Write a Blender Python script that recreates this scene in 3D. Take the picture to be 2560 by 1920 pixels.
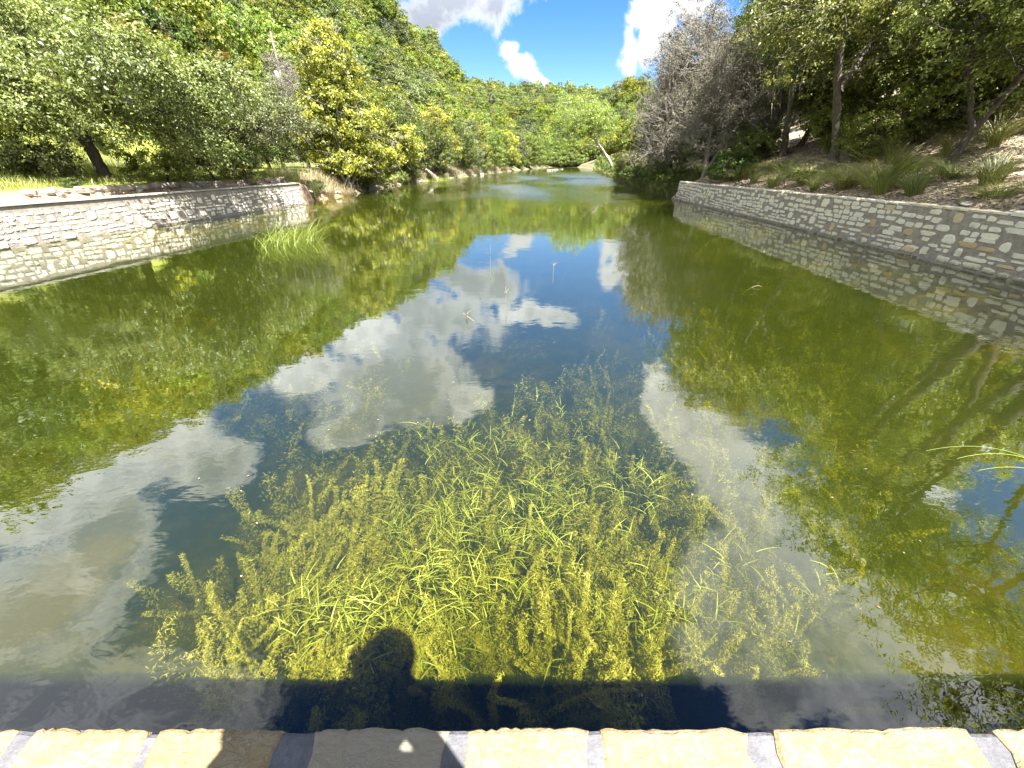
import bpy, bmesh, math, random
import numpy as np
from mathutils import Vector, Matrix

S = bpy.context.scene
R = math.radians
for o in list(bpy.data.objects): bpy.data.objects.remove(o)

# ------------------------------------------------------------------ camera
EYE = 2.6
cam_d = bpy.data.cameras.new('camera'); cam = bpy.data.objects.new('camera', cam_d)
S.collection.objects.link(cam); S.camera = cam
cam.location = (0, 0, EYE); cam.rotation_euler = (R(60), 0, 0)
cam_d.sensor_fit = 'HORIZONTAL'; cam_d.sensor_width = 36; cam_d.lens = 36*385/1024
cam_d.clip_start = 0.02; cam_d.clip_end = 3000

# ------------------------------------------------------------------ light
SUN_EL, SUN_AZ = R(62.5), R(28)           # azimuth: to the right of straight behind the camera
sd = Vector((math.sin(SUN_AZ)*math.cos(SUN_EL), -math.cos(SUN_AZ)*math.cos(SUN_EL), math.sin(SUN_EL)))
sun_d = bpy.data.lights.new('sun', 'SUN'); sun_d.energy = 3.9; sun_d.angle = R(0.53); sun_d.color = (1, .95, .87)
sun = bpy.data.objects.new('sun', sun_d); S.collection.objects.link(sun)
sun.rotation_euler = sd.to_track_quat('Z', 'Y').to_euler(); sun.location = (20, -30, 60)
S.view_settings.view_transform = 'Standard'; S.view_settings.look = 'None'
S.view_settings.exposure = 2.75; S.view_settings.gamma = 1
cy = S.cycles
cy.max_bounces = 7; cy.diffuse_bounces = 3; cy.glossy_bounces = 3; cy.transparent_max_bounces = 16
cy.transmission_bounces = 4; cy.sample_clamp_indirect = 6; cy.caustics_reflective = False; cy.caustics_refractive = False
try:
    cy.use_denoising = True; cy.denoiser = 'OPENIMAGEDENOISE'
except Exception: pass

class NT:
    """small node-tree helper"""
    def __init__(s, tree): s.t = tree; tree.nodes.clear()
    def n(s, typ, _out=0, **kw):
        nd = s.t.nodes.new(typ); ins = kw.pop('ins', {})
        for k, v in kw.items(): setattr(nd, k, v)
        for k, v in ins.items(): s.set(nd.inputs[k], v)
        return nd
    def set(s, sock, v):
        if isinstance(v, bpy.types.NodeSocket): s.t.links.new(v, sock)
        elif isinstance(v, bpy.types.Node): s.t.links.new(v.outputs[0], sock)
        else:
            if sock.type == 'RGBA' and hasattr(v, '__len__') and len(v) == 3: v = (*v, 1)
            sock.default_value = v
    def m(s, op, a, b=0.0, c=None, clamp=False):
        nd = s.t.nodes.new('ShaderNodeMath'); nd.operation = op; nd.use_clamp = clamp
        s.set(nd.inputs[0], a); s.set(nd.inputs[1], b)
        if c is not None: s.set(nd.inputs[2], c)
        return nd.outputs[0]
    def vm(s, op, a, b=None):
        nd = s.t.nodes.new('ShaderNodeVectorMath'); nd.operation = op
        s.set(nd.inputs[0], a)
        if b is not None: s.set(nd.inputs[1], b)
        return nd
    def mix(s, f, a, b):
        nd = s.t.nodes.new('ShaderNodeMix'); nd.data_type = 'RGBA'
        s.set(nd.inputs[0], f); s.set(nd.inputs[6], a); s.set(nd.inputs[7], b)
        return nd.outputs[2]
    def step(s, v, a, b):
        nd = s.t.nodes.new('ShaderNodeMapRange'); nd.interpolation_type = 'SMOOTHSTEP'
        s.set(nd.inputs[0], v); nd.inputs[1].default_value = a; nd.inputs[2].default_value = b
        return nd.outputs[0]
    def noise(s, vec, scale, detail=4, rough=.55, dist=0):
        nd = s.t.nodes.new('ShaderNodeTexNoise'); nd.inputs['Scale'].default_value = scale
        nd.inputs['Detail'].default_value = detail; nd.inputs['Roughness'].default_value = rough
        nd.inputs['Distortion'].default_value = dist
        if vec is not None: s.set(nd.inputs['Vector'], vec)
        return nd

# ------------------------------------------------------------------ sky with cumulus
CLOUDS=[ (13.4, -1.52, 1.1, 0.76, -44.25, 5.82, 0.9),
(63.85, -0.8, 0.6, 0.11, -75.13, 6.94, 0),
(38.71, 0.58, -0.45, -0.13, -80.56, 6.37, 0),
(52.94, 2.64, -2.05, -0.69, -134.52, 9.81, 0),
(31.66, 6.61, -4.95, -1.31, -44.3, 5.05, 0.1),
(31.27, 8.2, -6.11, -1.65, -40.89, 5.24, 0.1),
(60.35, 10.48, -7.92, -1.68, -74.18, 7.53, 0.2),
(77.97, 11.96, -9.41, -1.88, -122.53, 8.66, 0.2),
(14.06, 0.36, 0.42, -0.25, 28.01, -3.91, 0.8),
(17.33, -0.32, -0.41, 0.42, 46.45, -7.98, 0.5),
(11.11, 0.7, 0.93, -0.76, 22.12, -4.17, 0.8),
(18.69, 2.24, 3.21, -2.11, 26.95, -5.82, 0.2),
(8.29, 0.67, 1.16, -1.5, 18.64, -5.12, 0.8),
(18.89, 1.68, 3.5, -3.24, 26.28, -8.68, 0.6),
(36.91, 0.91, 1.68, -1.01, 36.75, -10.48, 0.3),
(18.37, 2.77, 4.52, -5.87, 44.2, -11.84, 0.2),
(16.2, 3.07, 6.02, -4.83, 19.7, -7.15, 0.3),
(17.12, 2.34, 5.73, -5.03, 19.8, -8.29, 0.5),
(17.35, 2.96, 7.16, -6.44, 19.86, -9.07, 0.3),
(16.05, 2.56, 7.39, -9.41, 23.02, -12.61, 0.4),
(19.66, 2.28, 8.49, -6.57, 16.27, -9.5, 0.9),
(12.84, 1.2, 6.41, -6.7, 12.74, -9.2, 0.75),
(11.95, 0.51, 6.49, -8.44, 13.71, -11.83, 0.85),
(8.73, -0.1, 3.76, -9.4, 21.84, -17.05, 0.8),
(34.46, -3.43, -6.24, 2.05, 18.79, -5.5, 0.0),
(20.68, -2.02, -4.47, 2.65, 17.66, -6.22, 0.0),
(16.72, -1.59, -4.37, 3.44, 16.93, -7.06, 0.0),
(16.17, -1.37, -4.98, 4.82, 18.31, -8.99, 0.1),
(17.54, -1.3, -6.35, 6.37, 19.04, -10.87, 0.1),
(11.28, -0.38, -3.31, 3.79, 14.07, -8.21, 0.35),
(13.72, -0.04, -4.18, 4.8, 16.94, -11.13, 0.35),
(11.26, -0.12, -4.27, 5.64, 15.29, -10.67, 0.45),
(14.93, 0.3, -5.55, 8.53, 24.04, -17.93, 0.6),
(13.63, -0.72, -5.75, 6.95, 16.53, -11.16, 0.1),
(12.74, -0.12, -5.93, 7.92, 16.37, -12.92, 0.35),
(19.11, -1.37, -9.05, 11.55, 23.51, -16.8, 0),
(13.33, -2.91, -4.17, 3.32, 24.41, -5.44, 0),
(21.12, -4.77, -9.3, 6.21, 21.04, -8.17, 0),
(25.49, -3.6, -10.65, 8.03, 22.17, -11.52, 0) ]

W = bpy.data.worlds.new('World'); S.world = W; W.use_nodes = True
t = NT(W.node_tree)
out = t.n('ShaderNodeOutputWorld'); bg = t.n('ShaderNodeBackground')
t.t.links.new(bg.outputs[0], out.inputs[0])
sky = t.n('ShaderNodeTexSky'); sky.sky_type = 'NISHITA'; sky.sun_disc = False
sky.sun_elevation = SUN_EL; sky.sun_rotation = R(180)-SUN_AZ
sky.altitude = 300; sky.air_density = 1.0; sky.dust_density = .3; sky.ozone_density = 3.0
hs = t.n('ShaderNodeHueSaturation', ins={'Saturation': 1.36, 'Hue': .512, 'Value': .80, 'Color': sky.outputs[0]})
tc = t.n('ShaderNodeTexCoord'); D = tc.outputs['Generated']
sp = t.n('ShaderNodeSeparateXYZ', ins={0: D})
zz = t.m('ABSOLUTE', sp.outputs[2])
den = t.m('ADD', sp.outputs[1], 1.02)
u = t.m('DIVIDE', sp.outputs[0], den); v = t.m('DIVIDE', sp.outputs[2], den)
uv1 = t.n('ShaderNodeCombineXYZ', ins={0: u, 1: v, 2: 1.0})
wn = t.noise(uv1, 7, 3)
wv = t.vm('SUBTRACT', wn.outputs['Color'], (.5, .5, .5)); 
wv2 = t.vm('MULTIPLY', wv.outputs[0], (.10, .10, 0)); uvw = t.vm('ADD', uv1, wv2.outputs[0])
dens = None; grey = None
for (a, b, c, a2, b2, c2, g) in CLOUDS:
    p = t.vm('DOT_PRODUCT', uvw.outputs[0], (a, b, c)).outputs['Value']
    q = t.vm('DOT_PRODUCT', uvw.outputs[0], (a2, b2, c2)).outputs['Value']
    r2 = t.m('MULTIPLY_ADD', p, p, t.m('MULTIPLY', q, q))
    dd = t.m('SUBTRACT', 1.0, t.m('SQRT', r2))
    gg = t.m('MULTIPLY', t.m('MAXIMUM', t.m('ADD', dd, .25), 0.0), g)
    dens = dd if dens is None else t.m('MAXIMUM', dens, dd)
    grey = gg if grey is None else t.m('MAXIMUM', grey, gg)
# cumulus across the unseen sky, behind and beside the view, thickened for fill light
fb0 = t.noise(uv1, 2.3, 3)
far = t.step(t.m('ADD', t.m('ABSOLUTE', u), t.m('MULTIPLY', v, .35)), .62, .95)
gen = t.m('MULTIPLY', t.m('SUBTRACT', fb0.outputs[0], .38), 5.0)
gen = t.m('SUBTRACT', gen, t.m('MULTIPLY', t.m('SUBTRACT', 1.0, far), 6.0))
dens = t.m('MAXIMUM', dens, gen)
grey = t.m('MAXIMUM', grey, t.m('MULTIPLY', gen, .45))
fb = t.noise(uv1, 13, 9, .66, .4)
fbs = t.noise(uv1, 44, 6, .6, .5)
fine = t.m('ADD', t.m('MULTIPLY', t.m('SUBTRACT', fb.outputs[0], .5), 1.3), t.m('MULTIPLY', t.m('SUBTRACT', fbs.outputs[0], .5), 1.5))
dn = t.m('ADD', t.m('ADD', dens, t.m('MULTIPLY', t.step(v, .14, .24), .16)), t.m('MULTIPLY', fine, t.m('SUBTRACT', 1.0, t.m('MULTIPLY', t.step(v, .14, .30), .45))))
alpha = t.step(t.m('SUBTRACT', dn, t.m('MULTIPLY', t.step(v, .14, .24), .0)), .03, .46)
fb2 = t.noise(uv1, 5, 4)
gr = t.step(t.m('ADD', t.m('MULTIPLY', grey, 1.25), t.m('MULTIPLY', t.m('SUBTRACT', fb2.outputs[0], .5), 1.1)), .12, 1.0)
gr = t.m('ADD', gr, t.m('MULTIPLY', t.m('ADD', t.m('SUBTRACT', fb.outputs[0], .5), t.m('MULTIPLY', t.m('SUBTRACT', fbs.outputs[0], .48), 1.1)), 1.9), clamp=True)
ccol = t.mix(gr, (6.2, 6.35, 6.6), (2.7, 2.95, 3.5))
lowc = t.vm('SCALE', ccol); t.set(lowc.inputs['Scale'], t.m('ADD', .64, t.m('MULTIPLY', t.step(v, .10, .17), .36)))
ccol = lowc.outputs[0]
zen = t.m('SUBTRACT', 1.0, t.m('MULTIPLY', t.step(sp.outputs[2], .72, 1.0), .6))
skyc = t.vm('SCALE', hs.outputs[0]); t.set(skyc.inputs['Scale'], zen)
tot = t.mix(alpha, skyc.outputs[0], ccol)
t.set(bg.inputs[0], tot); bg.inputs[1].default_value = 0.048

# ------------------------------------------------------------------ helpers
COL = S.collection
def tag(o, label=None, cat=None, group=None, kind=None):
    if label: o['label'] = label
    if cat: o['category'] = cat
    if group: o['group'] = group
    if kind: o['kind'] = kind
    return o
def empty(name, loc=(0, 0, 0), rz=0, label=None, cat=None, group=None):
    o = bpy.data.objects.new(name, None); COL.objects.link(o)
    o.location = loc; o.rotation_euler = (0, 0, rz); o.empty_display_size = .3
    return tag(o, label, cat, group)
def mesh(name, V, F, mat, parent=None, attrs=None, smooth=False, link=True):
    """V (n,3) array; F (m,4) or (m,3) int array or list of lists; attrs {name: per-vertex float array or (n,3)}"""
    me = bpy.data.meshes.new(name)
    V = np.asarray(V, dtype=np.float32)
    if isinstance(F, np.ndarray):
        k = F.shape[1]; m = F.shape[0]
        me.vertices.add(len(V)); me.vertices.foreach_set('co', V.ravel())
        me.loops.add(m*k); me.loops.foreach_set('vertex_index', F.astype(np.int32).ravel())
        me.polygons.add(m); me.polygons.foreach_set('loop_start', np.arange(0, m*k, k, dtype=np.int32))
        me.update(calc_edges=True)
    else:
        me.from_pydata([tuple(map(float, p)) for p in V], [], [list(map(int, f)) for f in F]); me.update()
    for k_, a in (attrs or {}).items():
        a = np.asarray(a, dtype=np.float32)
        if a.ndim == 1:
            at = me.attributes.new(k_, 'FLOAT', 'POINT'); at.data.foreach_set('value', a)
        else:
            at = me.attributes.new(k_, 'FLOAT_VECTOR', 'POINT'); at.data.foreach_set('vector', a.ravel())
    if smooth: me.polygons.foreach_set('use_smooth', np.ones(len(me.polygons), dtype=bool))
    me.materials.append(mat)
    o = bpy.data.objects.new(name, me)
    if link: COL.objects.link(o)
    if parent: o.parent = parent
    return o
class MB:
    """collects pieces into one mesh"""
    def __init__(s): s.V = []; s.F = []; s.n = 0; s.A = []
    def add(s, V, F, a=0.0):
        V = np.asarray(V, float); s.V.append(V)
        s.F += [[i+s.n for i in f] for f in (F.tolist() if isinstance(F, np.ndarray) else F)]
        s.A.append(np.full(len(V), a) if np.isscalar(a) else np.asarray(a)); s.n += len(V); return s
    def box(s, c, d, rz=0, a=0.0):
        x, y, z = [q/2 for q in d]
        P = np.array([(i*x, j*y, k*z) for k in (-1, 1) for j in (-1, 1) for i in (-1, 1)])
        cs, sn = math.cos(rz), math.sin(rz)
        P = np.stack([P[:, 0]*cs-P[:, 1]*sn, P[:, 0]*sn+P[:, 1]*cs, P[:, 2]], 1)+np.array(c)
        return s.add(P, [[0, 2, 3, 1], [4, 5, 7, 6], [0, 1, 5, 4], [2, 6, 7, 3], [0, 4, 6, 2], [1, 3, 7, 5]], a)
    def tube(s, pts, rad, sides=6, a=0.0):
        V, F = tube(pts, rad, sides); return s.add(V, F, a)
    def build(s, name, mat, parent=None, smooth=False):
        return mesh(name, np.concatenate(s.V), s.F, mat, parent, {'tint': np.concatenate(s.A)}, smooth)
def tube(pts, rad, sides=6, cap=True):
    P = np.asarray(pts, float); n = len(P); rad = np.broadcast_to(np.asarray(rad, float), (n,))
    T = np.gradient(P, axis=0); T /= np.linalg.norm(T, axis=1)[:, None]+1e-9
    ref = np.array([.31, .95, .05]) if abs(T[0][2]) > .8 else np.array([0, 0, 1.])
    A = np.cross(T, ref); A /= np.linalg.norm(A, axis=1)[:, None]+1e-9; B = np.cross(T, A)
    th = np.linspace(0, 2*math.pi, sides, endpoint=False)
    V = (P[:, None]+rad[:, None, None]*(A[:, None]*np.cos(th)[None, :, None]+B[:, None]*np.sin(th)[None, :, None])).reshape(-1, 3)
    F = [[i*sides+j, i*sides+(j+1) % sides, (i+1)*sides+(j+1) % sides, (i+1)*sides+j] for i in range(n-1) for j in range(sides)]
    if cap:
        V = np.vstack([V, P[0], P[-1]]); a0 = n*sides
        F += [[a0, (j+1) % sides, j, j] for j in range(sides)] if False else []
    else: pass
    return (V if not cap else V[:-2]), np.array(F)
def bez(p0, p1, p2, n):
    t_ = np.linspace(0, 1, n)[:, None]; p0, p1, p2 = map(np.asarray, (p0, p1, p2))
    return (1-t_)**2*p0+2*t_*(1-t_)*p1+t_**2*p2
def quads_join(parts):
    V = np.concatenate([p[0] for p in parts]); off = np.cumsum([0]+[len(p[0]) for p in parts[:-1]])
    return V, np.concatenate([p[1]+o for p, o in zip(parts, off)])

# ------------------------------------------------------------------ materials
MAT = {}
def new_mat(name):
    m = bpy.data.materials.new(name); m.use_nodes = True; MAT[name] = m
    return m, NT(m.node_tree)
def finish(t, surf, disp=None):
    o = t.n('ShaderNodeOutputMaterial'); t.t.links.new(surf.outputs[0] if isinstance(surf, bpy.types.Node) else surf, o.inputs[0]); return o
def leaf_mat(name, dark, mid, light, trans=.35, hue=.03, gloss=.06, dead=0.0):
    m, t = new_mat(name)
    at = t.n('ShaderNodeAttribute', attribute_name='tint')
    oi = t.n('ShaderNodeObjectInfo'); geo = t.n('ShaderNodeNewGeometry')
    nz = t.noise(geo.outputs['Position'], .35, 3)
    f = t.m('ADD', at.outputs['Fac'], t.m('MULTIPLY', t.m('SUBTRACT', nz.outputs[0], .5), 1.0), clamp=True)
    rp = t.n('ShaderNodeValToRGB'); e = rp.color_ramp.elements
    e[0].color = (*dark, 1); e[0].position = 0; e[1].color = (*light, 1); e[1].position = 1
    x = e.new(.5); x.color = (*mid, 1); t.set(rp.inputs[0], f)
    h = t.n('ShaderNodeHueSaturation', ins={'Hue': t.m('ADD', .5-hue/2, t.m('MULTIPLY', oi.outputs['Random'], hue)),
            'Value': t.m('ADD', .68, t.m('MULTIPLY', t.m('FRACT', t.m('MULTIPLY', oi.outputs['Random'], 7.3)), .64)), 'Color': rp.outputs[0]})
    df = t.n('ShaderNodeBsdfDiffuse', ins={0: h}); tr = t.n('ShaderNodeBsdfTranslucent', ins={0: h})
    mx = t.n('ShaderNodeMixShader', ins={0: trans, 1: df, 2: tr})
    gl = t.n('ShaderNodeBsdfGlossy', ins={'Roughness': .5, 'Color': (.9, .95, 1)})
    fin = t.n('ShaderNodeMixShader', ins={0: gloss, 1: mx, 2: gl})
    finish(t, fin); return m
# base colours (linear)
leaf_mat('oak_leaf', (.060, .082, .016), (.190, .225, .048), (.420, .440, .150), gloss=.035)
leaf_mat('grey_oak_leaf', (.065, .085, .026), (.185, .220, .075), (.370, .400, .180), gloss=.035)
leaf_mat('dark_oak_leaf', (.060, .080, .014), (.240, .285, .050), (.520, .560, .15), gloss=.03, trans=.5)
leaf_mat('juniper_leaf', (.050, .085, .012), (.175, .235, .034), (.340, .400, .085), trans=.38, gloss=.03)
leaf_mat('hill_leaf', (.065, .105, .012), (.230, .280, .040), (.430, .470, .10), trans=.4, hue=.05, gloss=.03)
leaf_mat('yellow_leaf', (.130, .150, .016), (.370, .400, .045), (.640, .620, .120), trans=.45, gloss=.03)
leaf_mat('lime_leaf', (.11, .14, .012), (.30, .34, .030), (.50, .50, .06), trans=.42, hue=.04, gloss=.02)
leaf_mat('orange_leaf', (.10, .085, .02), (.24, .175, .035), (.36, .25, .07), trans=.4)
leaf_mat('feather_leaf', (.10, .16, .012), (.23, .33, .03), (.36, .46, .07), trans=.45)
leaf_mat('dead_twig', (.05, .048, .033), (.135, .128, .09), (.31, .30, .23), trans=0.0, gloss=.02)
leaf_mat('grass_blade', (.10, .13, .02), (.25, .29, .06), (.46, .46, .16), trans=.4)
leaf_mat('meadow_blade', (.16, .20, .020), (.33, .38, .035), (.52, .52, .08), trans=.45)
leaf_mat('straw_blade', (.14, .11, .05), (.30, .24, .12), (.46, .38, .20), trans=.3)
leaf_mat('reed_blade', (.20, .28, .03), (.36, .48, .06), (.50, .60, .12), trans=.4)
leaf_mat('litter_leaf', (.08, .055, .033), (.30, .22, .145), (.64, .54, .41), trans=.05, hue=.0)
leaf_mat('pond_leaf', (.24, .24, .04), (.48, .48, .12), (.78, .75, .32), trans=.3, gloss=.0)
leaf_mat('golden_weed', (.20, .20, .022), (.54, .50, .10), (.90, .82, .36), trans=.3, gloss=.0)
def rough_mat(name, c1, c2, scale, bump=.3, rough=.85, c3=None, stretch=(1, 1, 1), tint=False):
    m, t = new_mat(name)
    geo = t.n('ShaderNodeTexCoord'); mp = t.n('ShaderNodeMapping', ins={0: geo.outputs['Object'], 'Scale': stretch})
    n1 = t.noise(mp, scale, 6, .6); n2 = t.noise(mp, scale*5.3, 5, .6)
    f = t.step(t.m('ADD', n1.outputs[0], t.m('MULTIPLY', t.m('SUBTRACT', n2.outputs[0], .5), .6)), .3, .7)
    c = t.mix(f, c1, c2)
    if c3:
        n3 = t.noise(mp, scale*.45, 4, .6, .6); c = t.mix(t.step(n3.outputs[0], .56, .68), c, c3)
    if tint:
        at = t.n('ShaderNodeAttribute', attribute_name='tint')
        c = t.mix(1.0, c, c) if False else c
        hv = t.n('ShaderNodeHueSaturation', ins={'Value': t.m('ADD', .62, t.m('MULTIPLY', at.outputs['Fac'], .76)), 'Color': c}); c = hv.outputs[0]
    b = t.n('ShaderNodeBump', ins={'Strength': bump, 'Distance': .03, 'Height': t.m('ADD', n1.outputs[0], n2.outputs[0])})
    p = t.n('ShaderNodeBsdfPrincipled', ins={'Base Color': c, 'Roughness': rough, 'Normal': b})
    finish(t, p); return m
rough_mat('bark', (.028, .023, .018), (.085, .073, .06), 3.2, .9, stretch=(3, 3, .7))
rough_mat('pale_bark', (.16, .14, .12), (.50, .47, .42), 1.6, .7, stretch=(2, 2, .8))
rough_mat('patchy_bark', (.06, .052, .042), (.15, .135, .115), 3, .8, c3=(.50, .47, .42), stretch=(2, 2, .9))
rough_mat('dead_bark', (.12, .105, .09), (.33, .30, .26), 4, .6, stretch=(3, 3, .7))
rough_mat('mortar', (.27, .235, .20), (.42, .37, .32), 7, .5)
rough_mat('pale_mortar', (.21, .19, .165), (.33, .30, .26), 5, .5)
rough_mat('coping_mortar', (.085, .085, .095), (.13, .13, .14), 12, .35)
rough_mat('concrete', (.38, .36, .32), (.52, .49, .44), 3, .3)
rough_mat('shore_rock', (.20, .18, .15), (.42, .38, .32), 2.5, .8, c3=(.12, .10, .085))
rough_mat('ledge_rock', (.22, .20, .165), (.42, .38, .32), 3, .8, c3=(.10, .09, .07))
rough_mat('wood_pole', (.20, .165, .13), (.38, .33, .28), 4, .4, stretch=(4, 4, .4))
def plain(name, c, rough=.6, metal=0):
    m, t = new_mat(name); n_ = t.noise(t.n('ShaderNodeTexCoord').outputs['Object'], 30, 3)
    cc = t.mix(t.m('MULTIPLY', n_.outputs[0], .35), c, tuple(q*.6 for q in c))
    finish(t, t.n('ShaderNodeBsdfPrincipled', ins={'Base Color': cc, 'Roughness': rough, 'Metallic': metal})); return m
plain('wire_metal', (.35, .35, .34), .4, .6); plain('transformer_grey', (.62, .64, .66), .4); plain('glass_black', (.012, .012, .014), .15)
plain('skin', (.52, .30, .21), .55); plain('shirt_cloth', (.10, .16, .26), .9); plain('shorts_cloth', (.20, .17, .12), .9)
plain('hair', (.05, .03, .02), .6); plain('shoe_leather', (.08, .06, .05), .6)
# stones: colour from a per-vertex attribute, 0..1 = grey-white .. cream .. tan
def stone_mat(name, stops, bumpd=.02):
    m, t = new_mat(name); at = t.n('ShaderNodeAttribute', attribute_name='tint')
    rp = t.n('ShaderNodeValToRGB'); t.set(rp.inputs[0], at.outputs['Fac'])
    e = rp.color_ramp.elements; e[0].position = stops[0][0]; e[0].color = (*stops[0][1], 1); e[1].position = stops[-1][0]; e[1].color = (*stops[-1][1], 1)
    for ps, c in stops[1:-1]: x = e.new(ps); x.color = (*c, 1)
    oc = t.n('ShaderNodeTexCoord').outputs['Object']
    n1 = t.noise(oc, 9, 6, .65); n2 = t.noise(oc, 45, 4, .6); n3 = t.noise(oc, 2.2, 4, .6)
    val = t.m('ADD', .62, t.m('ADD', t.m('MULTIPLY', n1.outputs[0], .45), t.m('MULTIPLY', n3.outputs[0], .32)))
    h = t.n('ShaderNodeHueSaturation', ins={'Value': val, 'Color': rp.outputs[0]})
    st = t.mix(t.step(n3.outputs[0], .58, .72), h.outputs[0], (.24, .22, .19))
    stm = t.mix(.45, h.outputs[0], st)
    geo = t.n('ShaderNodeNewGeometry'); sz = t.n('ShaderNodeSeparateXYZ', ins={0: geo.outputs['Position']})
    # damp, algae-stained band just over the water line
    wet = t.m('MULTIPLY', t.step(t.m('ADD', sz.outputs[2], t.m('MULTIPLY', n1.outputs[0], .22)), .30, .12), .88)
    c = t.mix(wet, stm, (.085, .075, .045))
    b = t.n('ShaderNodeBump', ins={'Strength': .7, 'Distance': bumpd, 'Height': t.m('ADD', n1.outputs[0], t.m('MULTIPLY', n2.outputs[0], .4))})
    finish(t, t.n('ShaderNodeBsdfPrincipled', ins={'Base Color': c, 'Roughness': .85, 'Normal': b})); return m
stone_mat('wall_stone', [(0, (.70, .66, .58)), (.45, (.88, .82, .69)), (.75, (.80, .70, .50)), (.9, (.62, .48, .30)), (1, (.52, .34, .17))])
def coping_mat():
    m, t = new_mat('coping_stone'); oc = t.n('ShaderNodeNewGeometry').outputs['Position']
    oi = t.n('ShaderNodeAttribute', attribute_name='tint')
    ofs = t.vm('ADD', oc, t.n('ShaderNodeCombineXYZ', ins={0: t.m('MULTIPLY', oi.outputs['Fac'], 17.0), 1: t.m('MULTIPLY', oi.outputs['Fac'], 9.0)}))
    st = t.n('ShaderNodeMapping', ins={0: ofs.outputs[0], 'Scale': (1, 1.9, 1), 'Rotation': (0, 0, .6)})
    n1 = t.noise(st, 7, 7, .62, .8); n2 = t.noise(st, 26, 6, .65, 1.2); n3 = t.noise(oc, 60, 5, .6)
    c = t.mix(t.step(n1.outputs[0], .36, .62), (.25, .212, .135), (.235, .180, .092))
    vein = t.m('MULTIPLY', t.step(t.m('ABSOLUTE', t.m('SUBTRACT', n2.outputs[0], .5)), .045, .0), .55)
    c = t.mix(vein, c, (.15, .075, .02))
    c = t.mix(t.step(n3.outputs[0], .58, .72), c, (.33, .31, .26))
    n5 = t.noise(oc, 4.5, 6, .7, .5); c = t.mix(t.m('MULTIPLY', t.step(n5.outputs[0], .56, .66), .55), c, (.13, .115, .085))
    pit = t.noise(oc, 130, 3, .5); c = t.mix(t.m('MULTIPLY', t.step(pit.outputs[0], .66, .72), .6), c, (.08, .06, .04))
    c = t.mix(t.m('MULTIPLY', t.step(oi.outputs['Fac'], .55, .6), .65), c, (.25, .23, .18))  # greyed flag: the body shadow put into the stone colour
    b = t.n('ShaderNodeBump', ins={'Strength': .75, 'Distance': .009, 'Height': t.m('ADD', n2.outputs[0], t.m('MULTIPLY', n3.outputs[0], .5))})
    finish(t, t.n('ShaderNodeBsdfPrincipled', ins={'Base Color': c, 'Roughness': .75, 'Normal': b})); return m
coping_mat()
def dam_mat():
    m, t = new_mat('dam_masonry'); oc = t.n('ShaderNodeNewGeometry').outputs['Position']
    mp = t.n('ShaderNodeMapping', ins={0: oc, 'Scale': (3.2, 3.2, 6.5)})
    vo = t.n('ShaderNodeTexVoronoi', feature='DISTANCE_TO_EDGE', ins={'Vector': mp}); vo.inputs['Scale'].default_value = 1
    vc = t.n('ShaderNodeTexVoronoi', ins={'Vector': mp}); vc.inputs['Scale'].default_value = 1
    g = t.step(vo.outputs['Distance'], .06, .12); s_ = t.n('ShaderNodeSeparateColor', ins={0: vc.outputs['Color']})
    c = t.mix(g, (.15, .14, .12), t.mix(s_.outputs[0], (.5, .47, .4), (.36, .30, .21)))
    b = t.n('ShaderNodeBump', ins={'Strength': 1, 'Distance': .03, 'Height': g})
    finish(t, t.n('ShaderNodeBsdfPrincipled', ins={'Base Color': c, 'Roughness': .85, 'Normal': b}))
dam_mat()

# ------------------------------------------------------------------ terrain
YL = [-60, 0, 13.6, 30.3, 33.6, 39, 55, 64, 84, 107, 138, 200, 240, 600]
XL = [-20.5, -19.7, -17.4, -14.62, -15.3, -14.6, -14.8, -13.5, -9.5, -6, -1, 12, 22, 60]
YR = [-60, 0, 9.3, 34.2, 36, 42, 62, 99, 153, 195, 240, 600]
XR = [12.0, 12.2, 12.5, 12.95, 13.4, 13.8, 16, 21.4, 29, 33, 35, 75]
def fbm(x, y, s, seed=0, oct=4):
    rs = np.random.RandomState(seed); v = 0; a = 1
    for _ in range(oct):
        for _k in range(3):
            th, ph = rs.rand()*6.28, rs.rand()*6.28
            v = v+a*np.sin((x*math.cos(th)+y*math.sin(th))*s+ph+1.3*np.sin((x*math.sin(th)-y*math.cos(th))*s*.7+ph))/3
        s *= 2.1; a *= .5
    return v
def sstep(a, b, x): q = np.clip((x-a)/(b-a), 0, 1); return q*q*(3-2*q)
AZ = [-180, -90, -61, -43, -27, -15, -8, -5.7, 0, 12, 20, 40, 56, 90, 180]
RD = [120, 100, 115, 150, 190, 240, 300, 340, 380, 380, 230, 130, 100, 90, 120]
RH = [20, 30, 46, 60, 60, 61, 55, 45, 45, 43, 36, 24, 18, 16, 20]
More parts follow.
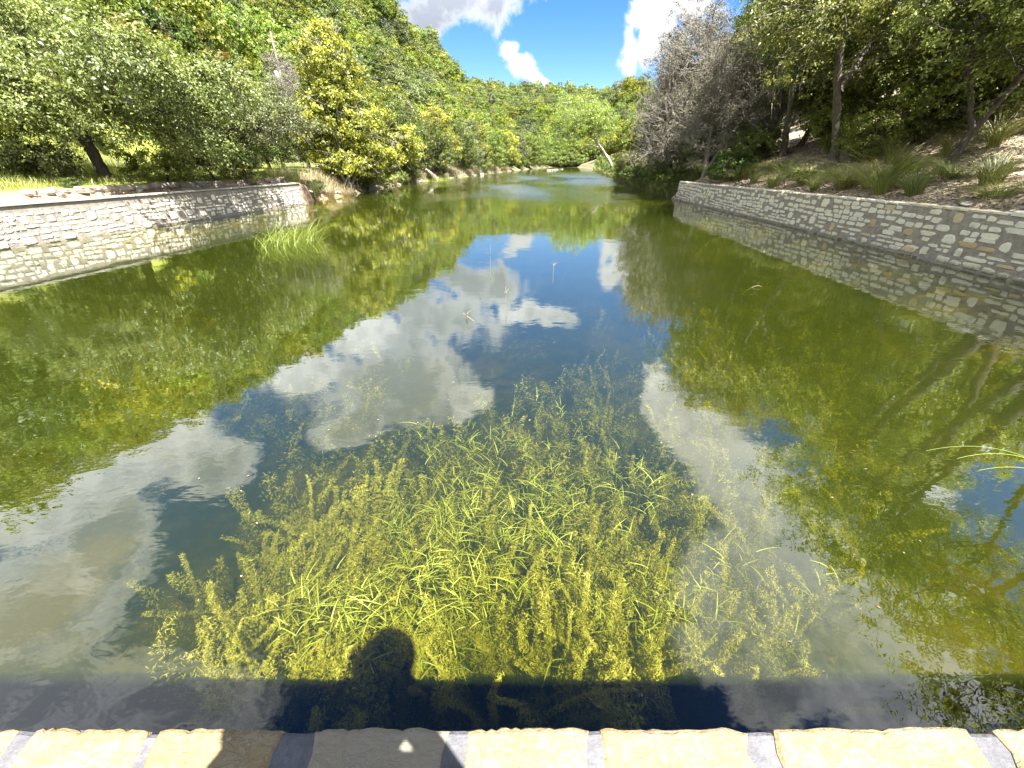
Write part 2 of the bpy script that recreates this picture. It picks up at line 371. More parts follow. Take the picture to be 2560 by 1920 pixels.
def hgt(x, y):
    x = np.asarray(x, float); y = np.asarray(y, float)
    xl = np.interp(y, YL, XL); xr = np.interp(y, YR, XR)
    dl = xl-x; dr = x-xr; ye = np.maximum(y-238, 0)
    lat = np.maximum(np.maximum(dl, dr), 0)
    din = np.minimum(-dl, -dr)
    az = np.degrees(np.arctan2(x, y)); r = np.hypot(x, y)
    H = np.interp(az, AZ, RH); rr = np.interp(az, AZ, RD)
    d = np.where(ye > 0, np.hypot(lat, ye), lat)
    left = dl > dr
    # near banks
    nat = sstep(31, 36, y)*(1-sstep(1e5, 2e5, y))
    bl_w = 1.25+np.where(d > 2.25, .38, 0.)*sstep(2.2, 2.5, d)+.075*np.maximum(d-2.5, 0)
    bl_n = 1.25*sstep(-.2, 4, d)+.065*d+.15
    bl = bl_w*(1-nat)+bl_n*nat
    br_w = 1.32+.33*np.maximum(d-.4, 0)
    br_n = 1.0*sstep(-.2, 2.2, d)+.30*np.maximum(d-1, 0)+.1
    br = br_w*(1-nat)+br_n*nat
    d0 = np.where(left, 16., 22.)
    base = np.where(left, np.minimum(bl, 3.2), np.minimum(br, 8.5))
    base = np.where(ye > 0, 1.6*sstep(0, 8, d), base)
    d0 = np.where(ye > 0, 10., d0)
    q = np.maximum(d-d0, 0); tt = q/(q+np.maximum(rr-r, 0)+.01)
    hill = np.where(r > rr, H*(1-.25*sstep(0, 200, r-rr)), H*tt**.92)
    z = base+np.maximum(hill-np.where(left | (ye > 0), 0, 6)*tt, 0)
    amp = np.clip(q/12, 0, 1)*2.0
    z = z+amp*fbm(x, y, .06, 3)+.06*sstep(.6, 3, d)*fbm(x, y, .9, 5)
    # channel bed
    dep = -(.30+1.55*sstep(.1, 6.5, din))*(1-.45*sstep(9, 26, y))-.12*fbm(x, y, .5, 9)*sstep(.5, 3, din)
    dep = dep*(1-.6*sstep(60, 110, y))
    dep = np.where(y < -.35, .78, dep)
    wl = y < 34.3
    edge = np.where(wl, sstep(-.42, -.14, din), sstep(-.25, .35, din))
    inside = (din > -.45) & (y < 238)
    z = np.where(inside, z*(1-edge)+dep*edge, z)
    return z
def h1(x, y): return float(hgt(np.array([x]), np.array([y]))[0])
def build_ground():
    ys = np.concatenate([np.arange(-40, -4, 4.), np.arange(-4, 4, .5), np.arange(4, 50, .6), np.arange(50, 120, 2.), np.arange(120, 260, 4.), np.arange(260, 700, 14.), [900, 1300]])
    o = np.concatenate([[.0, .08, .15, .25, .33, .42, .5, .7, 1., 1.5, 2., 2.2, 2.35, 2.5, 2.8], np.arange(3.2, 16, .7), np.arange(16, 60, 2.2), np.arange(60, 200, 8.), [240, 320, 450, 700, 1200]])
    fr = np.concatenate([[.002, .008, .015, .03], np.linspace(.05, .95, 36), [.97, .985, .992, .998]])
    xs = []
    for y in ys:
        a, b = np.interp(y, YL, XL), np.interp(y, YR, XR)
        xs.append(np.concatenate([(a-o)[::-1], a+(b-a)*fr, b+o]))
    X = np.array(xs); Y = np.repeat(ys[:, None], X.shape[1], 1); Z = hgt(X, Y)
    n, k = X.shape
    i = np.arange(n-1)[:, None]*k+np.arange(k-1)[None]; i = i.ravel()
    F = np.stack([i, i+1, i+k+1, i+k], 1)
    m, t = new_mat('ground_soil')
    geo = t.n('ShaderNodeNewGeometry'); P = geo.outputs['Position']; s = t.n('ShaderNodeSeparateXYZ', ins={0: P})
    n1 = t.noise(P, 1.3, 6, .6); n2 = t.noise(P, 9, 6, .7); n3 = t.noise(P, .35, 4)
    soil = t.mix(t.step(n2.outputs[0], .40, .60), (.20, .145, .10), (.50, .42, .31))
    soil = t.mix(t.step(n1.outputs[0], .54, .64), soil, (.46, .40, .32))
    grass = t.mix(n2.outputs[0], (.10, .13, .02), (.30, .33, .05))
    leftm = t.m('MULTIPLY', t.step(s.outputs[0], -13.0, -17.5), t.step(s.outputs[2], 1.45, 1.7))
    dirt = t.mix(n2.outputs[0], (.22, .13, .08), (.42, .31, .21))
    dirt = t.mix(t.step(s.outputs[1], 33, 38), dirt, t.mix(n1.outputs[0], (.09, .085, .04), (.24, .21, .13)))
    land = t.mix(t.step(s.outputs[0], 0.0, -6.0), soil, dirt)
    land = t.mix(leftm, land, grass)
    hillm = t.step(s.outputs[2], 5, 12)
    land = t.mix(t.m('MULTIPLY', t.step(s.outputs[1], 45, 62), .9), land, t.mix(n1.outputs[0], (.07, .08, .03), (.16, .16, .08)))
    land = t.mix(hillm, land, t.mix(n3.outputs[0], (.06, .09, .015), (.13, .17, .03)))
    bed = t.mix(t.step(n1.outputs[0], .38, .62), (.20, .145, .014), (.030, .036, .005))
    bed = t.mix(t.step(n2.outputs[0], .5, .7), bed, (.34, .22, .022))
    n4 = t.noise(P, .42, 4, .55, .4); bed = t.mix(t.m('MULTIPLY', t.step(n4.outputs[0], .53, .63), .85), bed, (.38, .235, .018))
    bed = t.mix(t.m('MULTIPLY', t.step(n4.outputs[0], .50, .40), .85), bed, (.018, .026, .004))
    c = t.mix(t.step(s.outputs[2], -.05, .06), bed, land)
    b = t.n('ShaderNodeBump', ins={'Strength': .8, 'Distance': .05, 'Height': n2.outputs[0]})
    finish(t, t.n('ShaderNodeBsdfPrincipled', ins={'Base Color': c, 'Roughness': .95, 'Normal': b}))
    g = mesh('ground', np.stack([X, Y, Z], -1).reshape(-1, 3), F, m, smooth=True)
    tag(g, kind='structure')
build_ground()

# ------------------------------------------------------------------ water: a closed body, surface at z = 0
def build_water():
    m, t = new_mat('river_water')
    geo = t.n('ShaderNodeNewGeometry'); P = geo.outputs['Position']; s = t.n('ShaderNodeSeparateXYZ', ins={0: P})
    mp1 = t.n('ShaderNodeMapping', ins={0: P, 'Scale': (.75, 1.35, 1), 'Rotation': (0, 0, .25)})
    w1 = t.noise(mp1, 2.6, 3, .5, .6); w2 = t.noise(mp1, 9, 2, .5, .3); w3 = t.noise(P, .55, 2)
    # a breeze roughens the far reach, and faint cat's-paws elsewhere
    br = t.m('MULTIPLY', t.step(s.outputs[1], 26, 44), t.step(s.outputs[1], 150, 80))
    br = t.m('MULTIPLY', br, t.step(t.m('ADD', t.noise(t.n('ShaderNodeMapping', ins={0: P, 'Scale': (1, .35, 1)}), .10, 2).outputs[0], t.m('MULTIPLY', s.outputs[0], .006)), .36, .62))
    cp = t.step(t.noise(P, .28, 3).outputs[0], .45, .68)
    amp = t.m('ADD', t.m('ADD', .07, t.m('MULTIPLY', cp, .14)), t.m('MULTIPLY', br, 4.5))
    hgt_ = t.m('MULTIPLY', amp, t.m('ADD', t.m('ADD', t.m('MULTIPLY', w1.outputs[0], 1.0), t.m('MULTIPLY', w2.outputs[0], .22)), t.m('MULTIPLY', w3.outputs[0], 1.3)))
    bp = t.n('ShaderNodeBump', ins={'Strength': 1, 'Distance': .016, 'Height': hgt_})
    cs = t.m('ABSOLUTE', t.vm('DOT_PRODUCT', bp.outputs[0], geo.outputs['Incoming']).outputs['Value'], 0)
    fr = t.m('MULTIPLY_ADD', t.m('POWER', t.m('SUBTRACT', 1.0, t.m('MINIMUM', cs, 1.0)), 1.9), .66, .062)
    gl = t.n('ShaderNodeBsdfGlossy', ins={'Color': (1, 1, 1), 'Roughness': t.m('MULTIPLY', br, .22), 'Normal': bp})
    nm = t.noise(P, .45, 4, .6); shallow = t.m('MULTIPLY', t.step(s.outputs[1], 12, 30), 1.0)
    murk = t.mix(nm.outputs[0], (.010, .024, .010), (.030, .042, .006))
    murk = t.mix(shallow, murk, (.110, .105, .006))
    df = t.n('ShaderNodeBsdfDiffuse', ins={0: murk}); tr = t.n('ShaderNodeBsdfTransparent', ins={0: (.90, .97, .80)})
    body = t.n('ShaderNodeMixShader', ins={0: .03, 1: tr, 2: df})
    sf = t.n('ShaderNodeMixShader', ins={0: fr, 1: body, 2: gl})
    o = finish(t, sf)
    va = t.n('ShaderNodeVolumeAbsorption', ins={0: (.71, .72, .24), 1: 1.45})
    vs = t.n('ShaderNodeVolumeScatter', ins={0: (.57, .67, .26), 1: .165, 'Anisotropy': .3}); ad = t.n('ShaderNodeAddShader', ins={0: va, 1: vs})
    t.t.links.new(ad.outputs[0], o.inputs[1]); m.cycles.homogeneous_volume = True
    x0, x1, y0, y1, z0 = -24, 60, .02, 250, -2.6
    ys = np.concatenate([[y0], np.linspace(5, 250, 12)])
    b = MB()
    V = [(x0, y0, 0), (x1, y0, 0), (x1, y1, 0), (x0, y1, 0), (x0, y0, z0), (x1, y0, z0), (x1, y1, z0), (x0, y1, z0)]
    b.add(V, [[0, 1, 2, 3], [7, 6, 5, 4], [0, 4, 5, 1], [1, 5, 6, 2], [2, 6, 7, 3], [3, 7, 4, 0]])
    tag(b.build('water', m), kind='structure')
build_water()
# ------------------------------------------------------------------ masonry
def path_fn(pts):
    P = np.array(pts, float); L = np.concatenate([[0], np.cumsum(np.linalg.norm(np.diff(P, axis=0), axis=1))])
    def f(s):
        x = np.interp(s, L, P[:, 0]); y = np.interp(s, L, P[:, 1])
        x2 = np.interp(s+.2, L, P[:, 0]); y2 = np.interp(s+.2, L, P[:, 1]); x1 = np.interp(s-.2, L, P[:, 0]); y1 = np.interp(s-.2, L, P[:, 1])
        d = np.array([x2-x1, y2-y1]); d = d/(np.linalg.norm(d)+1e-9); return np.array([x, y]), d
    return f, L[-1]
def facing(rng, f, L, side, z0, ztop, hmin, hmax, wmin, wmax, gap, big, tint_fn, batter=0.0, s0=0.0):
    mb = MB(); bigs = []
    for _ in range(big):
        for _try in range(20):
            s = rng.uniform(s0, L); w = rng.uniform(.20, .42); h = rng.uniform(.18, .31); z = rng.uniform(z0+.2, ztop(s)-h-.02)
            if all(abs(s-b[0]) > (w+b[2])/2+.1 or abs(z-b[1]) > .5 for b in bigs): bigs.append((s, z, w, h)); break
    def stone(s, z, w, h, tint, prot):
        U = [(1, -.55), (1, .1), (.98, .62), (.72, 1), (.05, 1), (-.7, .98), (-1, .6), (-1, -.05), (-.98, -.62), (-.7, -1), (0, -1), (.7, -.98)]
        n = 12; jt = lambda: rng.uniform(-.13, .07); cut = [rng.uniform(.75, 1.05) if rng.random() < .4 else 1 for _ in range(n)]
        a = np.array([u_*(1+jt()*min(1, .12/w+.3))*c_ for (u_, v_), c_ in zip(U, cut)])*w/2; b = np.array([v_*(1+jt())*c_ for (u_, v_), c_ in zip(U, cut)])*h/2
        if rng.random() < .3: a = a*(1+.25*np.sign(rng.uniform(-1, 1))*b/h)
        rings = []
        for k, pr in ((1.0, -.03), (.985, prot*.55), (.86, prot)):
            for i in range(n):
                p, d = f(s+a[i]*k); nn = np.array([d[1], -d[0]])*side
                zz = z+b[i]*k; o = pr+(rng.uniform(-.004, .004) if pr > 0 else 0)-batter*(zz)
                rings.append((p[0]+nn[0]*o, p[1]+nn[1]*o, zz))
        F = [[r*n+i, r*n+(i+1) % n, (r+1)*n+(i+1) % n, (r+1)*n+i] for r in (0, 1) for i in range(n)]+[[2*n+i for i in range(n)]]
        if side < 0: F = [q_[::-1] for q_ in F]
        mb.add(rings, F, tint)
    for (s, z, w, h) in bigs: stone(s, z+h/2, w, h, tint_fn(s, True), rng.uniform(.014, .028))
    z = z0
    while True:
        h = rng.uniform(hmin, hmax)
        if z+h > max(ztop(0), ztop(L))-.02: break
        s = s0+rng.uniform(0, .2)
        while s < L-.08:
            w = rng.uniform(wmin, wmax)*(1.25 if rng.random() < .2 else 1); hh = h*rng.uniform(.62, 1.12)
            zc = z+h/2+rng.uniform(-.022, .022)+.035*math.sin(s*1.1+z*5)+.02*math.sin(s*3.1+z*9)
            sc = s+w/2
            if sc+w/2 < L and zc+hh/2 < ztop(sc)-.02 and all(abs(sc-b[0]) > (w+b[2])/2+gap*.4 or abs(zc-b[1]-b[3]/2) > (hh+b[3])/2+gap*.2 for b in bigs):
                stone(sc, zc, w, hh, tint_fn(sc, False), rng.uniform(.008, .022))
            s += w+gap*rng.uniform(.6, 1.4)
        z += h+gap*rng.uniform(.7, 1.1)
    return mb
def core(f, L, side, z0, ztop, thick, batter=0.0, s0=0.0, n=60, rough=.006, rng=None):
    rows = []
    for i in range(n+1):
        s = s0+(L-s0)*i/n; p, d = f(s); nn = np.array([d[1], -d[0]])*side; zt = ztop(s)+(rng.uniform(-1, 1)*rough if rng else 0)
        fr = lambda o, z: (p[0]+nn[0]*o, p[1]+nn[1]*o, z)
        rows.append([fr(-batter*z0, z0), fr(-batter*(zt-.05), zt-.05), fr(-batter*zt-.05, zt), fr(-thick+.04, zt), fr(-thick, zt-.06), fr(-thick, z0)])
    V = np.array(rows).reshape(-1, 3); F = [[i*6+k, (i+1)*6+k, (i+1)*6+(k+1) % 6, i*6+(k+1) % 6] for i in range(n) for k in range(6)]
    F += [[5, 4, 3, 2, 1, 0], [n*6+k for k in range(6)]]
    if side > 0: F = [q[::-1] for q in F]
    return V, F
def left_wall():
    rng = random.Random(4)
    w = empty('stone_wall', (-14.6, 30.3, 0), label='pale rubble wall on the left bank, dappled with shade, smooth mortar along its top', cat='wall')
    pts = [(-20.1, -.3), (-19.0, 4.5), (-18.1, 9.2), (-17.3, 13.8), (-16.2, 20), (-15.25, 26), (-14.7, 30.1)]
    loc = np.array([-14.6, 30.3]); pts = [(a+14.6, b-30.3) for a, b in pts]
    f, L = path_fn(pts); zt = lambda s: 1.30
    V, F = core(f, L, 1, -1.2, zt, .45, .06, n=80, rough=.012, rng=rng); mesh('mortar_core', V, F, MAT['pale_mortar'], w, {'tint': np.zeros(len(V))})
    mb = facing(rng, f, L, 1, -.45, lambda s: 1.13+.04*math.sin(s*.8), .075, .17, .10, .36, .038, 60, lambda s, b: rng.uniform(.05, .5) if not b else rng.uniform(.1, .6), .06, s0=4)
    mb.build('facing_stone', MAT['wall_stone'], w)
    # ragged mortar cap
    mc = MB()
    s = 0
    while s < L-.05:
        p, d = f(min(s+1.2, L)); p0, _ = f(s); c = (p+p0)/2; nn = np.array([d[1], -d[0]]); ang = math.atan2(d[1], d[0])
        mc.box((c[0]-nn[0]*.28, c[1]-nn[1]*.28, 1.315+rng.uniform(-.006, .008)), (min(1.2, L-s)-.01, .50, .05), ang); s += 1.2
    mc.build('cap', MAT['concrete'], w)
def right_wall():
    rng = random.Random(7)
    w = empty('stone_wall', (12.95, 34.2, 0), label='rubble wall on the right bank, cream and tan stones in wide grey mortar', cat='wall')
    pts = [(12.2, -.3), (12.35, 5), (12.55, 11), (12.7, 18), (12.8, 25), (12.85, 31), (12.95, 33.4), (13.2, 34.4), (13.7, 35.0)]
    pts = [(a-12.95, b-34.2) for a, b in pts]
    f, L = path_fn(pts); zt = lambda s: float(np.interp(s, [0, 11, 33, L-.6, L], [1.46, 1.45, 1.27, 1.22, 1.05]))
    V, F = core(f, L, -1, -1.2, zt, .42, .05, n=100, rough=.01, rng=rng); mesh('mortar_core', V, F, MAT['mortar'], w, {'tint': np.zeros(len(V))})
    def tn(s, b):
        if b: return rng.choice([rng.uniform(.4, .6), rng.uniform(.78, .98), rng.uniform(.15, .4)])
        return rng.uniform(.80, .98) if rng.random() < .035 else rng.uniform(.2, .62)
    mb = facing(rng, f, L, -1, -.45, lambda s: zt(s)-.01, .085, .18, .15, .50, .034, 42, tn, .05, s0=3)
    mb.build('facing_stone', MAT['wall_stone'], w)
    cap = MB(); s = 3.
    while s < L-.5:
        ww = rng.uniform(.3, .7); p, d = f(s+ww/2); nn = np.array([d[1], -d[0]])*-1; ang = math.atan2(d[1], d[0])
        n = 8; th = np.linspace(0, 6.283, n, endpoint=False); q = 1/np.maximum(np.abs(np.cos(th))**4+np.abs(np.sin(th))**4, 1e-6)**.25
        a = np.cos(th)*q*ww/2*np.array([rng.uniform(.9, 1.02) for _ in th]); b_ = np.sin(th)*q*.21*np.array([rng.uniform(.85, 1.05) for _ in th])
        zc = zt(s+ww/2); hh = rng.uniform(.015, .05)*(2.2 if rng.random() < .06 else 1)
        ring = lambda k, z: [(p[0]-nn[0]*.24+d[0]*a[i]*k+nn[0]*b_[i]*k, p[1]-nn[1]*.24+d[1]*a[i]*k+nn[1]*b_[i]*k, z) for i in range(n)]
        cap.add(ring(1, zc-.03)+ring(1, zc+hh*.6)+ring(.9, zc+hh), [[r*n+i, r*n+(i+1) % n, (r+1)*n+(i+1) % n, (r+1)*n+i] for r in (0, 1) for i in range(n)]+[[2*n+i for i in range(n)]], rng.uniform(.3, .8))
        s += ww+rng.uniform(.03, .07)
    cap.build('cap_stone', MAT['wall_stone'], w)
left_wall(); right_wall()
def low_wall():
    rng = random.Random(12)
    w = empty('low_rubble_wall', (-17.4, 30.5, 1.2), label='low broken ledge of rough limestone blocks between the meadow and the left wall', cat='wall')
    pts = [(-22.2, 5), (-20.9, 10), (-19.75, 15), (-18.7, 20), (-17.8, 25), (-17.0, 30), (-16.9, 32)]
    pts = [(a+17.4, b-30.5) for a, b in pts]; f, L = path_fn(pts)
    mb = MB(); s = 0
    while s < L:
        ww = rng.uniform(.25, .8)
        for lay in range(2):
            if rng.random() < .12: continue
            p, d = f(min(s+ww/2+lay*rng.uniform(-.1, .1), L)); ang = math.atan2(d[1], d[0])+rng.uniform(-.15, .15)
            hh = rng.uniform(.16, .26); c = np.array([p[0]+rng.uniform(-.07, .07), p[1], .06+lay*.2+hh/2-.05])
            n = 7; th = np.linspace(0, 6.283, n, endpoint=False); V = []
            for zz, k in ((-.5, .95), (-.1, 1.05), (.35, 1.0), (.5, .78)):
                for a in th:
                    q = 1/max(abs(math.cos(a))**3+abs(math.sin(a))**3, 1e-6)**(1/3)*k*rng.uniform(.85, 1.08)
                    x_, y_ = math.cos(a)*q*ww/2, math.sin(a)*q*rng.uniform(.16, .22)
                    V.append((c[0]+x_*math.cos(ang)-y_*math.sin(ang), c[1]+x_*math.sin(ang)+y_*math.cos(ang), c[2]+zz*hh))
            F = [[r*n+i, r*n+(i+1) % n, (r+1)*n+(i+1) % n, (r+1)*n+i] for r in range(3) for i in range(n)]+[[3*n+i for i in range(n)]]
            mb.add(V, F, rng.random())
        s += ww*.92
    mb.build('block', MAT['ledge_rock'], w)
low_wall()

# ------------------------------------------------------------------ dam with its parapet: the ledge at the bottom of the photo
def dam():
    rng = random.Random(3)
    d = empty('stone_dam', (0, .12, 0), label='masonry dam across the near end of the pool, topped with cream flagstone coping', cat='dam')
    ZT = 1.5; o = (0, -.12)
    b = MB(); b.box((-3.9, 0, -.28), (32.6, .46, 3.46)); b.build('masonry_face', MAT['dam_masonry'], d)
    # mortar bed a few mm under the stone tops, its front edge ragged
    n = 1300; xs = np.linspace(-20, 12.3, n); r = np.random.RandomState(1)
    fr = .237+.0025*np.interp(xs, np.linspace(-20, 12.3, 700), r.randn(700))
    V = []; 
    for x, y in zip(xs, fr): V += [(x, y-.004, 1.44), (x, y, ZT-.010), (x, y-.008, ZT-.004), (x, -.25, ZT-.004), (x, -.25, 1.44)]
    F = [[i*5+k, (i+1)*5+k, (i+1)*5+k+1, i*5+k+1] for i in range(n-1) for k in range(4)]
    mesh('mortar_bed', V, F, MAT['coping_mortar'], d)
    # coping flags: joints measured along the front edge; widths and slants vary, as laid
    J = [(-1.085, .035, -.16), (-.80, .022, -.14), (-.475, .065, -.08), (-.120, .035, .06), (.185, .022, .16), (.555, .055, .14), (1.045, .05, .18), (1.46, .05, .05)]
    x = -1.085
    while x > -19.4: x -= rng.uniform(.33, .62); J.insert(0, (x, rng.uniform(.03, .08), rng.uniform(-.12, .12)))
    x = 1.46
    while x < 11.6: x += rng.uniform(.33, .62); J.append((x, rng.uniform(.03, .08), rng.uniform(-.12, .12)))
    for (xa, wa, sa), (xb, wb, sb) in zip(J[:-1], J[1:]):
        x0, x1 = xa+wa/2, xb-wb/2
        # outline: front edge (chipped), right joint, back, left joint; slants are along y
        m = 26; P = []
        fx = np.linspace(x0, x1, m); nz = .0014*np.convolve(r.randn(m+4), [.2, .5, 1, .5, .2], 'valid')
        chip = np.where(r.rand(m) < .10, -.004, 0); bulge = .003*np.sin(np.linspace(0, math.pi, m)); bulge[0] -= .002; bulge[-1] -= .002
        for i in range(m): P.append((fx[i], .243+nz[i]+chip[i]+bulge[i]))
        for k in range(1, 12):
            q = k/12; P.append((x1-sb*q*.5*4*.25+r.randn()*.005, .243-q*.48))
        bx = np.linspace(x1-sb*.5, x0-sa*.5, 8)
        for q in bx: P.append((q, -.245+r.randn()*.004))
        for k in range(11, 0, -1):
            q = k/12; P.append((x0-sa*q*.5+r.randn()*.005, .243-q*.48))
        P = np.array(P); c = P.mean(0); nP = len(P); zt = ZT+rng.uniform(-.003, .004)
        def ring(k, z):
            Q = P-(P-c)/np.maximum(np.linalg.norm(P-c, axis=1)[:, None], .01)*k; return np.column_stack([Q, np.full(nP, z)])
        rings = [ring(.004, ZT-.07), ring(0, ZT-.014), ring(.004, zt-.004), ring(.012, zt)]
        V = np.vstack(rings+[np.array([[c[0], c[1], zt+.002]])])
        F = [[q*nP+i, (q+1)*nP+i, (q+1)*nP+(i+1) % nP, q*nP+(i+1) % nP] for q in range(3) for i in range(nP)]+[[3*nP+i, 4*nP, 3*nP+(i+1) % nP] for i in range(nP)]
        tn = .8 if abs((x0+x1)/2+.3) < .08 else rng.uniform(0, .5)  # photographer's body shadow painted on this one flag as a grey tint
        mesh('coping_stone', V, F, MAT['coping_stone'], d, {'tint': np.full(len(V), tn)})
    return d
dam()
wk = MB().box((-3.9, -1.75, .72), (32.4, 3.2, .55)).build('walkway', MAT['concrete']); tag(wk, kind='structure')

# ------------------------------------------------------------------ photographer (behind the camera; only the shadow is in the picture)
def skin_mesh(name, joints, edges, radii, mat, parent, sub=2, root=0):
    me = bpy.data.meshes.new(name); bm = bmesh.new(); ly = bm.verts.layers.skin.verify()
    vs = [bm.verts.new(j) for j in joints]
    for v_, r_ in zip(vs, radii):
        v_[ly].radius = (r_, r_) if np.isscalar(r_) else r_; v_[ly].use_root = False
    vs[root][ly].use_root = True
    for a, b in edges: bm.edges.new((vs[a], vs[b]))
    bm.to_mesh(me); bm.free(); me.materials.append(mat)
    o = bpy.data.objects.new(name, me); COL.objects.link(o); o.parent = parent
    o.modifiers.new('skin', 'SKIN').use_smooth_shade = True
    if sub: s_ = o.modifiers.new('sub', 'SUBSURF'); s_.levels = s_.render_levels = sub
    return o
def person():
    p = empty('person', (-.14, -.23, 1.0), label='person in a blue shirt holding up a phone, seen only by their shadow', cat='person')
    # local frame: z up from the deck, +y toward the water
    J = [(0, 0, .93), (0, .02, 1.10), (0, .05, 1.28), (0, .07, 1.42), (0, .09, 1.50), (0, .12, 1.60), (0, .135, 1.70),      # 0-6 spine, neck, head
         (.10, 0, .88), (.11, .03, .48), (.12, -.02, .09), (.12, .13, .035),                                             # 7-10 leg
         (-.10, 0, .88), (-.11, .03, .48), (-.12, -.02, .09), (-.12, .13, .035),                                         # 11-14
         (.17, .07, 1.40), (.30, .05, 1.27), (.19, .13, 1.45), (.10, .17, 1.55),                                         # 15-18 arm
         (-.17, .07, 1.40), (-.33, .03, 1.26), (-.23, .12, 1.44), (-.12, .17, 1.55)]                                     # 19-22
    E_ = [(0, 1), (1, 2), (2, 3), (3, 4), (4, 5), (5, 6), (0, 7), (7, 8), (8, 9), (9, 10), (0, 11), (11, 12), (12, 13), (13, 14),
          (3, 15), (15, 16), (16, 17), (17, 18), (3, 19), (19, 20), (20, 21), (21, 22)]
    Rr = [(.15, .11), (.135, .10), (.155, .105), (.12, .085), .055, (.078, .092), (.07, .085), .085, .055, .042, (.045, .03), .085, .055, .042, (.045, .03),
          .058, .042, .029, .03, .058, .042, .029, .03]
    skin_mesh('body', J, E_, Rr, MAT['skin'], p)
    # fingers, thumb: short chains rooted in each palm and closed on the phone
    for sx, base in ((1, J[18]), (-1, J[22])):
        for k, ln in enumerate((.030, .034, .032, .026)):
            zz = base[2]+.028-k*.019; x0 = base[0]-sx*.012
            skin_mesh('finger', [(x0, base[1]+.005, zz), (x0-sx*.006, base[1]+.032, zz+.004), (x0-sx*(.012+ln*.5), base[1]+.040, zz+.003), (x0-sx*(.018+ln), base[1]+.034, zz)],
                      [(0, 1), (1, 2), (2, 3)], [.010, .009, .008, .007], MAT['skin'], p, 1)
        skin_mesh('thumb', [(base[0]-sx*.010, base[1]-.015, base[2]-.02), (base[0]-sx*.030, base[1]-.028, base[2]-.005), (base[0]-sx*.048, base[1]-.020, base[2]+.012)],
                  [(0, 1), (1, 2)], [.013, .011, .009], MAT['skin'], p, 1)
    skin_mesh('shirt', [J[0], J[1], J[2], (0, .065, 1.41), J[15], (.26, .06, 1.31), J[19], (-.28, .05, 1.30)], [(0, 1), (1, 2), (2, 3), (3, 4), (4, 5), (3, 6), (6, 7)],
              [(.172, .13), (.155, .118), (.172, .12), (.13, .095), .072, .062, .072, .062], MAT['shirt_cloth'], p)
    skin_mesh('shorts', [(0, 0, .96), (.10, .005, .85), (.112, .03, .55), (-.10, .005, .85), (-.112, .03, .55)], [(0, 1), (1, 2), (0, 3), (3, 4)],
              [(.168, .128), .115, .085, .115, .085], MAT['shorts_cloth'], p)
    for sx in (1, -1): skin_mesh('shoe', [(sx*.12, -.05, .045), (sx*.12, .05, .05), (sx*.12, .17, .035)], [(0, 1), (1, 2)], [(.045, .045), (.05, .05), (.045, .03)], MAT['shoe_leather'], p)
    skin_mesh('hair', [(0, .06, 1.62), (0, .085, 1.70), (0, .12, 1.755), (0, .165, 1.765)], [(0, 1), (1, 2), (2, 3)], [(.075, .05), (.088, .08), (.082, .055), (.06, .03)], MAT['hair'], p)
    for sx in (-1, 1): MB().box((sx*.032, .215, 1.655), (.026, .012, .010)).build('eye', MAT['glass_black'], p)
    nz = MB(); nz.add([(-.013, .205, 1.615), (.013, .205, 1.615), (0, .235, 1.617), (0, .21, 1.66)], [[0, 1, 2], [1, 3, 2], [0, 2, 3], [0, 3, 1]]); nz.build('nose', MAT['skin'], p)
    m_ = MB().box((0, .207, 1.585), (.045, .010, .008)).build('mouth', MAT['hair'], p)
    hb = MB(); th = np.linspace(0, 2*math.pi, 24, endpoint=False)
    prof = [(.235, 1.715), (.23, 1.725), (.11, 1.735), (.105, 1.80), (.075, 1.835), (.0, 1.84)]
    hb.add([(math.cos(a)*q, .135+math.sin(a)*q*1.05, z) for q, z in prof for a in th], [[i*24+j, i*24+(j+1) % 24, (i+1)*24+(j+1) % 24, (i+1)*24+j] for i in range(5) for j in range(24)])
    hb.build('shadow_hat', MAT['straw_blade'], p, True)  # brimmed shape added to broaden the head's cast shadow
    for sx in (-1, 1): MB().box((sx*.078, .115, 1.645), (.012, .032, .055), sx*.3).build('ear', MAT['skin'], p)
    ph = empty('smartphone', (-.04, -.055, 2.56), label='black smartphone held up in both hands over the dam', cat='phone')
    MB().box((0, 0, 0), (.150, .008, .072)).build('case', MAT['glass_black'], ph)
    MB().box((.055, .0055, .012), (.026, .003, .026)).build('camera_bump', MAT['transformer_grey'], ph)
person()
# ------------------------------------------------------------------ trees
def leaves(rg, C, outn, L, Wd, tint, droop=0.0, fold=.25, up=.5):
    """C (n,3) centres -> diamond leaves"""
    n = len(C)
    nm = rg.normal(size=(n, 3))*.75+outn*.9+np.array([0, 0, up]); nm /= np.linalg.norm(nm, axis=1)[:, None]+1e-9
    ax = rg.normal(size=(n, 3)); ax[:, 2] -= droop; ax -= (ax*nm).sum(1)[:, None]*nm; ax /= np.linalg.norm(ax, axis=1)[:, None]+1e-9
    sd_ = np.cross(nm, ax); l = (L*rg.uniform(.65, 1.25, n))[:, None]; w = (Wd*rg.uniform(.7, 1.2, n))[:, None]
    V = np.stack([C-ax*l*.5, C+sd_*w*.5+nm*w*fold, C+ax*l*.5, C-sd_*w*.5+nm*w*fold], 1).reshape(-1, 3)
    F = np.arange(4*n).reshape(n, 4); return V, F, np.repeat(tint, 4)
